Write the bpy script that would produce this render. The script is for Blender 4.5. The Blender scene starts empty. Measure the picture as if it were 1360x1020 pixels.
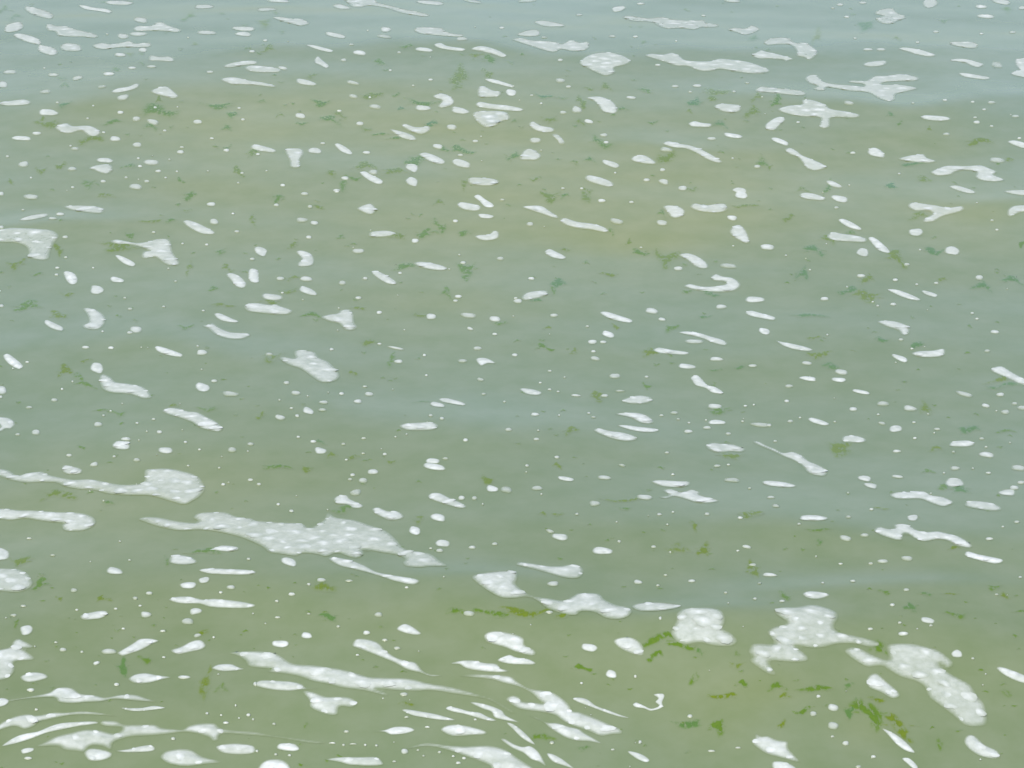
import bpy, math, random
import numpy as np

# ------------------------------------------------------------------ camera, sky, sun, exposure
scene = bpy.context.scene
CAM_H = 3.0
PITCH = math.radians(21.5)          # camera looks this far below the horizontal
FPX = 2892.0                        # focal length in pixels of a 1360 x 1020 picture
cam_data = bpy.data.cameras.new('camera')
cam_data.sensor_fit = 'HORIZONTAL'
cam_data.sensor_width = 36.0
cam_data.lens = FPX / 1360.0 * 36.0
cam_data.clip_start = 0.05
cam_data.clip_end = 3000.0
cam = bpy.data.objects.new('camera', cam_data)
scene.collection.objects.link(cam)
cam.location = (0, 0, CAM_H)
cam.rotation_euler = (math.pi / 2 - PITCH, 0, 0)
scene.camera = cam

SUN_EL, SUN_AZ = math.radians(58), math.radians(205)   # azimuth clockwise from +Y (the view direction)
world = bpy.data.worlds.new('World')
scene.world = world
world.use_nodes = True
wn = world.node_tree
sky = wn.nodes.new('ShaderNodeTexSky')
sky.sky_type = 'NISHITA'
sky.sun_disc = False
sky.sun_elevation = SUN_EL
sky.sun_rotation = SUN_AZ
sky.air_density = 1.0
sky.dust_density = 4.8
sky.ozone_density = 1.0
wn.nodes['Background'].inputs['Strength'].default_value = 0.15
wn.links.new(sky.outputs[0], wn.nodes['Background'].inputs['Color'])

sun_data = bpy.data.lights.new('sun', 'SUN')
sun_data.energy = 0.8
sun_data.angle = math.radians(24)
sun_data.color = (1.0, 0.95, 0.88)
sun = bpy.data.objects.new('sun', sun_data)
scene.collection.objects.link(sun)
sun.rotation_euler = (math.pi / 2 - SUN_EL, 0, math.pi - SUN_AZ)

scene.view_settings.view_transform = 'Standard'
scene.view_settings.look = 'None'
scene.view_settings.gamma = 1.0
scene.view_settings.use_curve_mapping = False
scene.view_settings.exposure = 0.98
scene.cycles.max_bounces = 5
scene.cycles.diffuse_bounces = 2
scene.cycles.glossy_bounces = 2
scene.cycles.transparent_max_bounces = 10

random.seed(7)
rng = np.random.default_rng(11)
COL = scene.collection


# ------------------------------------------------------------------ helpers
def mat(name):
    m = bpy.data.materials.new(name)
    m.use_nodes = True
    nt = m.node_tree
    for n in list(nt.nodes):
        nt.nodes.remove(n)
    return m, nt


def node(nt, kind, **kw):
    n = nt.nodes.new(kind)
    for k, v in kw.items():
        if k.startswith('i_'):
            key = k[2:]
            key = int(key) if key.isdigit() else key.replace('_', ' ')
            n.inputs[key].default_value = v
        else:
            setattr(n, k, v)
    return n


def ramp(nt, stops):
    r = nt.nodes.new('ShaderNodeValToRGB')
    els = r.color_ramp.elements
    while len(els) < len(stops):
        els.new(0.5)
    for e, (p, c) in zip(els, stops):
        e.position = p
        e.color = (*c, 1.0) if len(c) == 3 else c
    return r


_tab = rng.random((64, 64))


def vnoise(x, y):
    """smooth value noise, numpy, about 0..1"""
    xi, yi = np.floor(x).astype(int), np.floor(y).astype(int)
    fx, fy = x - xi, y - yi
    fx, fy = fx * fx * (3 - 2 * fx), fy * fy * (3 - 2 * fy)
    a, b = _tab[yi % 64, xi % 64], _tab[yi % 64, (xi + 1) % 64]
    c, d = _tab[(yi + 1) % 64, xi % 64], _tab[(yi + 1) % 64, (xi + 1) % 64]
    return (a * (1 - fx) + b * fx) * (1 - fy) + (c * (1 - fx) + d * fx) * fy


def ray(u, v):
    """view direction of a point of the photograph, as world vectors"""
    u, v = np.asarray(u, float), np.asarray(v, float)
    cx, cy = (u - 680.0), (510.0 - v)
    return (cx, FPX * math.cos(PITCH) + cy * math.sin(PITCH), -FPX * math.sin(PITCH) + cy * math.cos(PITCH))


def flat(u, v):
    dx, dy, dz = ray(u, v)
    t = -CAM_H / dz
    return dx * t, dy * t


# ------------------------------------------------------------------ the swell: one height function for water, foam and algae
# crest of each low wave: (where its crest runs, tilt, half length, depth behind, depth in front, height)
RIDGES = []
RISE = 1.35


def swell(x, y):
    x, y = np.asarray(x, float), np.asarray(y, float)
    h = np.zeros(np.broadcast(x, y).shape)
    for (cx, cy, t, L, wb, wf, A) in RIDGES:
        dx, dy = x - cx, y - cy
        s = dx * math.cos(t) + dy * math.sin(t)
        n = -dx * math.sin(t) + dy * math.cos(t)
        c = min(wb, 0.5)
        n = n + c * (0.28 * np.sin(s * 2.3 + cx) + 0.14 * np.sin(s * 5.3 + 3 * cy) + 0.06 * np.sin(s * 11 + cx * 7))
        w = np.where(n > 0, wb, wf)
        e = 0.32 * w                           # a rounded but fairly sharp crest
        h = h + RISE * A * np.exp(-(s / L) ** 2) * np.exp(-(np.sqrt(n * n + e * e) - e) / (0.8 * w))
    for (lam, ang, A, ph) in SINES:
        k = 2 * math.pi / lam
        p = x * math.sin(ang) + y * math.cos(ang)
        q = x * math.cos(ang) - y * math.sin(ang)
        h = h + A * np.sin(k * p + ph + 0.9 * np.sin(q * 1.3 / lam ** 0.5 + ph * 2))
    r = np.hypot(x, y - 8)
    return h * np.exp(-np.maximum(r - 9, 0) / 6.0)


SINES = [(1.55, 0.10, 0.0035, 0.4), (0.83, -0.22, 0.0014, 2.0), (0.47, 0.35, 0.0006, 4.1),
         (0.29, -0.45, 0.00014, 1.0), (0.21, 0.15, 0.00007, 5.0)]


def on_water(u, v):
    """where the sight line through a point of the photograph meets the moving water"""
    dx, dy, dz = ray(u, v)
    t = -CAM_H / dz
    for _ in range(7):
        h = swell(dx * t, dy * t)
        t = (h - CAM_H) / dz
    return dx * t, dy * t


def ridge(u, v, tilt, length, back, front, height):
    dx, dy, dz = ray(u, v)
    k = -CAM_H / dz
    for _ in range(8):                       # the crest stands on the water as it is so far, plus its own height
        k = (float(swell(dx * k, dy * k)) + RISE * height - CAM_H) / dz
    x, y = dx * k, dy * k
    RIDGES.append((float(x), float(y), math.radians(tilt), length, back, front, height))


# two long swells: one crest far off, one near the lower edge, a wide trough between
ridge(640, 58, 0, 9.0, 9.0, 4.0, 0.155)
ridge(700, 805, 1, 6.0, 1.9, 0.95, 0.108)
# shorter waves riding on them
ridge(640, 62, 0, 1.9, 0.65, 0.40, 0.019)
ridge(1240, 128, 0, 0.95, 0.40, 0.45, 0.026)
ridge(60, 145, 2, 0.65, 0.60, 0.55, 0.024)
ridge(880, 190, 0, 0.40, 0.25, 0.30, 0.010)
ridge(70, 298, 3, 0.50, 0.24, 0.30, 0.017)
ridge(1330, 262, 0, 0.40, 0.25, 0.35, 0.012)
ridge(120, 470, 0, 0.80, 0.45, 0.42, 0.024)
ridge(560, 560, -4, 0.85, 0.50, 0.50, 0.018)
ridge(1090, 690, 3, 0.80, 0.40, 0.34, 0.026)
ridge(1010, 815, 2, 0.75, 0.30, 0.22, 0.020)
ridge(460, 778, -4, 0.55, 0.28, 0.30, 0.014)
ridge(1330, 850, 3, 0.40, 0.22, 0.28, 0.014)
ridge(150, 950, 4, 0.45, 0.22, 0.22, 0.014)
# sharp little crests that catch the light low over the horizon
ridge(1180, 772, 4, 0.42, 0.10, 0.17, 0.0125)
ridge(930, 808, 2, 0.26, 0.09, 0.15, 0.0105)
ridge(640, 766, 3, 0.24, 0.10, 0.16, 0.0100)

# ------------------------------------------------------------------ materials
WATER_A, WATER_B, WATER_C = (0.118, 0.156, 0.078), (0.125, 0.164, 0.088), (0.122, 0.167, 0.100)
SILT_TONE = (0.160, 0.184, 0.070)


def water_body(nt, geo):
    """colour of the turbid water itself, the same function of place for the open water and for whatever thin film lies on it"""
    mp = node(nt, 'ShaderNodeMapping')
    mp.inputs['Scale'].default_value = (0.55, 0.35, 1)
    nt.links.new(geo.outputs['Position'], mp.inputs[0])
    n1 = node(nt, 'ShaderNodeTexNoise', i_Scale=1.0, i_Detail=3.0, i_Roughness=0.5)
    nt.links.new(mp.outputs[0], n1.inputs['Vector'])
    r = ramp(nt, [(0.30, WATER_A), (0.50, WATER_B), (0.70, WATER_C)])
    nt.links.new(n1.outputs[0], r.inputs[0])
    # small clouds of suspended silt, plus broad zones of yellower, lighter water colour
    at = node(nt, 'ShaderNodeAttribute', attribute_name='silt_tone')
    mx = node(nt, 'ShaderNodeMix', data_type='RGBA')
    mx.inputs['B'].default_value = (*SILT_TONE, 1)
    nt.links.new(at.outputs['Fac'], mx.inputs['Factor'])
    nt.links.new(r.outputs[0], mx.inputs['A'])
    # fine mottling of floating matter
    n2 = node(nt, 'ShaderNodeTexNoise', i_Scale=7.0, i_Detail=5.0, i_Roughness=0.6)
    nt.links.new(geo.outputs['Position'], n2.inputs['Vector'])
    r2 = ramp(nt, [(0.33, (0.91, 0.94, 0.86)), (0.67, (1.06, 1.04, 1.10))])
    nt.links.new(n2.outputs[0], r2.inputs[0])
    mu = node(nt, 'ShaderNodeMix', data_type='RGBA', blend_type='MULTIPLY')
    mu.inputs['Factor'].default_value = 1.0
    nt.links.new(mx.outputs['Result'], mu.inputs['A'])
    nt.links.new(r2.outputs[0], mu.inputs['B'])
    return mu.outputs['Result']


def make_water():
    m, nt = mat('turbid_green_water')
    out = node(nt, 'ShaderNodeOutputMaterial')
    b = node(nt, 'ShaderNodeBsdfPrincipled', i_Roughness=0.07, i_IOR=1.333)
    geo = node(nt, 'ShaderNodeNewGeometry')
    nt.links.new(water_body(nt, geo), b.inputs['Base Color'])
    mp2 = node(nt, 'ShaderNodeMapping')
    mp2.inputs['Scale'].default_value = (2.6, 3.6, 1)
    nt.links.new(geo.outputs['Position'], mp2.inputs[0])
    n3 = node(nt, 'ShaderNodeTexNoise', i_Scale=1.0, i_Detail=3.0, i_Roughness=0.45)
    nt.links.new(mp2.outputs[0], n3.inputs['Vector'])
    bp = node(nt, 'ShaderNodeBump', i_Strength=0.05, i_Distance=0.02)
    nt.links.new(n3.outputs[0], bp.inputs['Height'])
    nt.links.new(bp.outputs[0], b.inputs['Normal'])
    nt.links.new(b.outputs[0], out.inputs[0])
    return m


def over_water(nt, geo, dens_socket, col_socket, rough):
    """a film on the water: where it is thin the water's own colour shows through it"""
    at = node(nt, 'ShaderNodeAttribute', attribute_name='thick')
    al = node(nt, 'ShaderNodeMath', operation='MULTIPLY', use_clamp=True)
    nt.links.new(at.outputs['Fac'], al.inputs[0])
    nt.links.new(dens_socket, al.inputs[1])
    mx = node(nt, 'ShaderNodeMix', data_type='RGBA')
    nt.links.new(al.outputs[0], mx.inputs['Factor'])
    nt.links.new(water_body(nt, geo), mx.inputs['A'])
    nt.links.new(col_socket, mx.inputs['B'])
    b = node(nt, 'ShaderNodeBsdfPrincipled', i_IOR=1.333)
    nt.links.new(mx.outputs['Result'], b.inputs['Base Color'])
    ro = node(nt, 'ShaderNodeMapRange')
    ro.inputs['To Min'].default_value = 0.07
    ro.inputs['To Max'].default_value = rough
    nt.links.new(al.outputs[0], ro.inputs['Value'])
    nt.links.new(ro.outputs[0], b.inputs['Roughness'])
    out = node(nt, 'ShaderNodeOutputMaterial')
    nt.links.new(b.outputs[0], out.inputs[0])
    return b, al


def make_foam():
    """wet froth: thin film at the rim and between the bubbles, dense white where bubbles pile up"""
    m, nt = mat('wet_foam')
    geo = node(nt, 'ShaderNodeNewGeometry')
    v = node(nt, 'ShaderNodeTexVoronoi', i_Scale=60.0, feature='SMOOTH_F1')
    v.inputs['Smoothness'].default_value = 0.6
    nt.links.new(geo.outputs['Position'], v.inputs['Vector'])
    v2 = node(nt, 'ShaderNodeTexVoronoi', i_Scale=150.0, feature='F1')
    nt.links.new(geo.outputs['Position'], v2.inputs['Vector'])
    n = node(nt, 'ShaderNodeTexNoise', i_Scale=30.0, i_Detail=4.0, i_Roughness=0.6)
    nt.links.new(geo.outputs['Position'], n.inputs['Vector'])
    col = ramp(nt, [(0.25, FOAM_A), (0.65, FOAM_B)])
    nt.links.new(n.outputs[0], col.inputs[0])
    dens = node(nt, 'ShaderNodeMapRange')
    dens.inputs['From Min'].default_value = 0.30
    dens.inputs['From Max'].default_value = 0.70
    dens.inputs['To Min'].default_value = 0.80
    dens.inputs['To Max'].default_value = 1.12
    nt.links.new(n.outputs[0], dens.inputs['Value'])
    cell = node(nt, 'ShaderNodeMapRange')
    cell.inputs['From Max'].default_value = 0.75
    cell.inputs['To Min'].default_value = 1.06
    cell.inputs['To Max'].default_value = 0.82
    nt.links.new(v.outputs['Distance'], cell.inputs['Value'])
    dm = node(nt, 'ShaderNodeMath', operation='MULTIPLY')
    nt.links.new(dens.outputs[0], dm.inputs[0])
    nt.links.new(cell.outputs[0], dm.inputs[1])
    b, al = over_water(nt, geo, dm.outputs[0], col.outputs[0], 0.65)
    inv = node(nt, 'ShaderNodeMath', operation='SUBTRACT')
    inv.inputs[0].default_value = 1.0
    nt.links.new(v.outputs['Distance'], inv.inputs[1])
    sm = node(nt, 'ShaderNodeMath', operation='MULTIPLY_ADD')
    sm.inputs[1].default_value = -0.35
    nt.links.new(v2.outputs['Distance'], sm.inputs[0])
    nt.links.new(inv.outputs[0], sm.inputs[2])
    bp = node(nt, 'ShaderNodeBump', i_Strength=0.18, i_Distance=0.004)
    nt.links.new(sm.outputs[0], bp.inputs['Height'])
    nt.links.new(bp.outputs[0], b.inputs['Normal'])
    return m


FOAM_A, FOAM_B = (0.420, 0.465, 0.455), (0.465, 0.508, 0.495)


def make_algae(name, c1, c2):
    m, nt = mat(name)
    geo = node(nt, 'ShaderNodeNewGeometry')
    mp = node(nt, 'ShaderNodeMapping')
    mp.inputs['Scale'].default_value = (1.0, 0.5, 1)
    nt.links.new(geo.outputs['Position'], mp.inputs[0])
    n = node(nt, 'ShaderNodeTexNoise', i_Scale=75.0, i_Detail=4.0, i_Roughness=0.6)
    nt.links.new(mp.outputs[0], n.inputs['Vector'])
    col = ramp(nt, [(0.35, c1), (0.65, c2)])
    nt.links.new(n.outputs[0], col.inputs[0])
    dens = node(nt, 'ShaderNodeMapRange')
    dens.inputs['From Min'].default_value = 0.38
    dens.inputs['From Max'].default_value = 0.62
    dens.inputs['To Min'].default_value = 0.06
    dens.inputs['To Max'].default_value = 1.15
    nt.links.new(n.outputs[0], dens.inputs['Value'])
    over_water(nt, geo, dens.outputs[0], col.outputs[0], 0.2)
    return m


M_WATER = make_water()
M_FOAM = make_foam()
M_ALGAE = [make_algae('algae_yellow_green', (0.071, 0.111, 0.003), (0.092, 0.135, 0.007)),
           make_algae('algae_leaf_green', (0.052, 0.107, 0.005), (0.074, 0.132, 0.010)),
           make_algae('algae_blue_green', (0.048, 0.108, 0.021), (0.066, 0.130, 0.030))]

# ------------------------------------------------------------------ the water sheet, out to the horizon
def graded(lo, hi, step, far):
    a = list(np.arange(lo, hi + step / 2, step))
    s, up, dn = step, [], []
    x = a[-1]
    while x < far:
        s *= 1.35
        x += s
        up.append(x)
    s, x = step, a[0]
    while x > -far:
        s *= 1.35
        x -= s
        dn.append(x)
    return np.array(dn[::-1] + a + up)


gx, gy = graded(-4.2, 4.2, 0.03, 900), graded(2.4, 14.4, 0.03, 900)
X, Y = np.meshgrid(gx, gy)
Z = swell(X, Y)
nx, ny = len(gx), len(gy)
idx = np.arange(nx * ny).reshape(ny, nx)
faces = np.stack([idx[:-1, :-1], idx[:-1, 1:], idx[1:, 1:], idx[1:, :-1]], -1).reshape(-1, 4)


def mesh_np(name, verts, faces, smooth=True):
    me = bpy.data.meshes.new(name)
    me.vertices.add(len(verts))
    me.vertices.foreach_set('co', np.asarray(verts, np.float32).ravel())
    nf, k = faces.shape
    me.loops.add(nf * k)
    me.loops.foreach_set('vertex_index', faces.astype(np.int32).ravel())
    me.polygons.add(nf)
    me.polygons.foreach_set('loop_start', (np.arange(nf) * k).astype(np.int32))
    me.polygons.foreach_set('use_smooth', np.full(nf, smooth))
    me.update(calc_edges=True)
    return me


def set_attr(me, name, vals):
    a = me.attributes.new(name, 'FLOAT', 'POINT')
    a.data.foreach_set('value', np.asarray(vals, np.float32))


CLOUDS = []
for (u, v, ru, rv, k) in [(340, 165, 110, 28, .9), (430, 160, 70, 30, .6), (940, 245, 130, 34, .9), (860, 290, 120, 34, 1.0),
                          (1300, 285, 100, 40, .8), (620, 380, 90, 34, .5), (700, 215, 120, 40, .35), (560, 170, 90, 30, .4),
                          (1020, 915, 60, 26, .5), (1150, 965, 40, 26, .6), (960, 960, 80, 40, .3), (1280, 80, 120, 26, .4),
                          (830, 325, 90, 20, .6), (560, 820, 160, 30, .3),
                          (420, 150, 520, 70, .55), (1000, 240, 480, 90, .50), (450, 300, 500, 110, .45), (180, 680, 330, 90, .35), (900, 900, 520, 60, .12)]:  # these wide ones only turn the water colour yellower and lighter by zone
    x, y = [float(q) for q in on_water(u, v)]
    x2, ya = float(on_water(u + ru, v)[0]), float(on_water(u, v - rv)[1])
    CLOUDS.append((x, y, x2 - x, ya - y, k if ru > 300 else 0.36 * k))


def silt_tone_at(x, y):
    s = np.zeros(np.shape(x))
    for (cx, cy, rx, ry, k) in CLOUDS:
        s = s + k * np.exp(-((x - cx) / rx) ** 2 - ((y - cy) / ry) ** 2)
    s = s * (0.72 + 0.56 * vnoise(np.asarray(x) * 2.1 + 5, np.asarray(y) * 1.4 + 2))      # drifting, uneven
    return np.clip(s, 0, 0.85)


wme = mesh_np('water', np.stack([X.ravel(), Y.ravel(), Z.ravel()], 1), faces)
set_attr(wme, 'silt_tone', silt_tone_at(X.ravel(), Y.ravel()))
wme.materials.append(M_WATER)
water = bpy.data.objects.new('water', wme)
COL.objects.link(water)
water['kind'] = 'structure'
water['label'] = 'turbid green water with low smooth swells'

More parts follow.
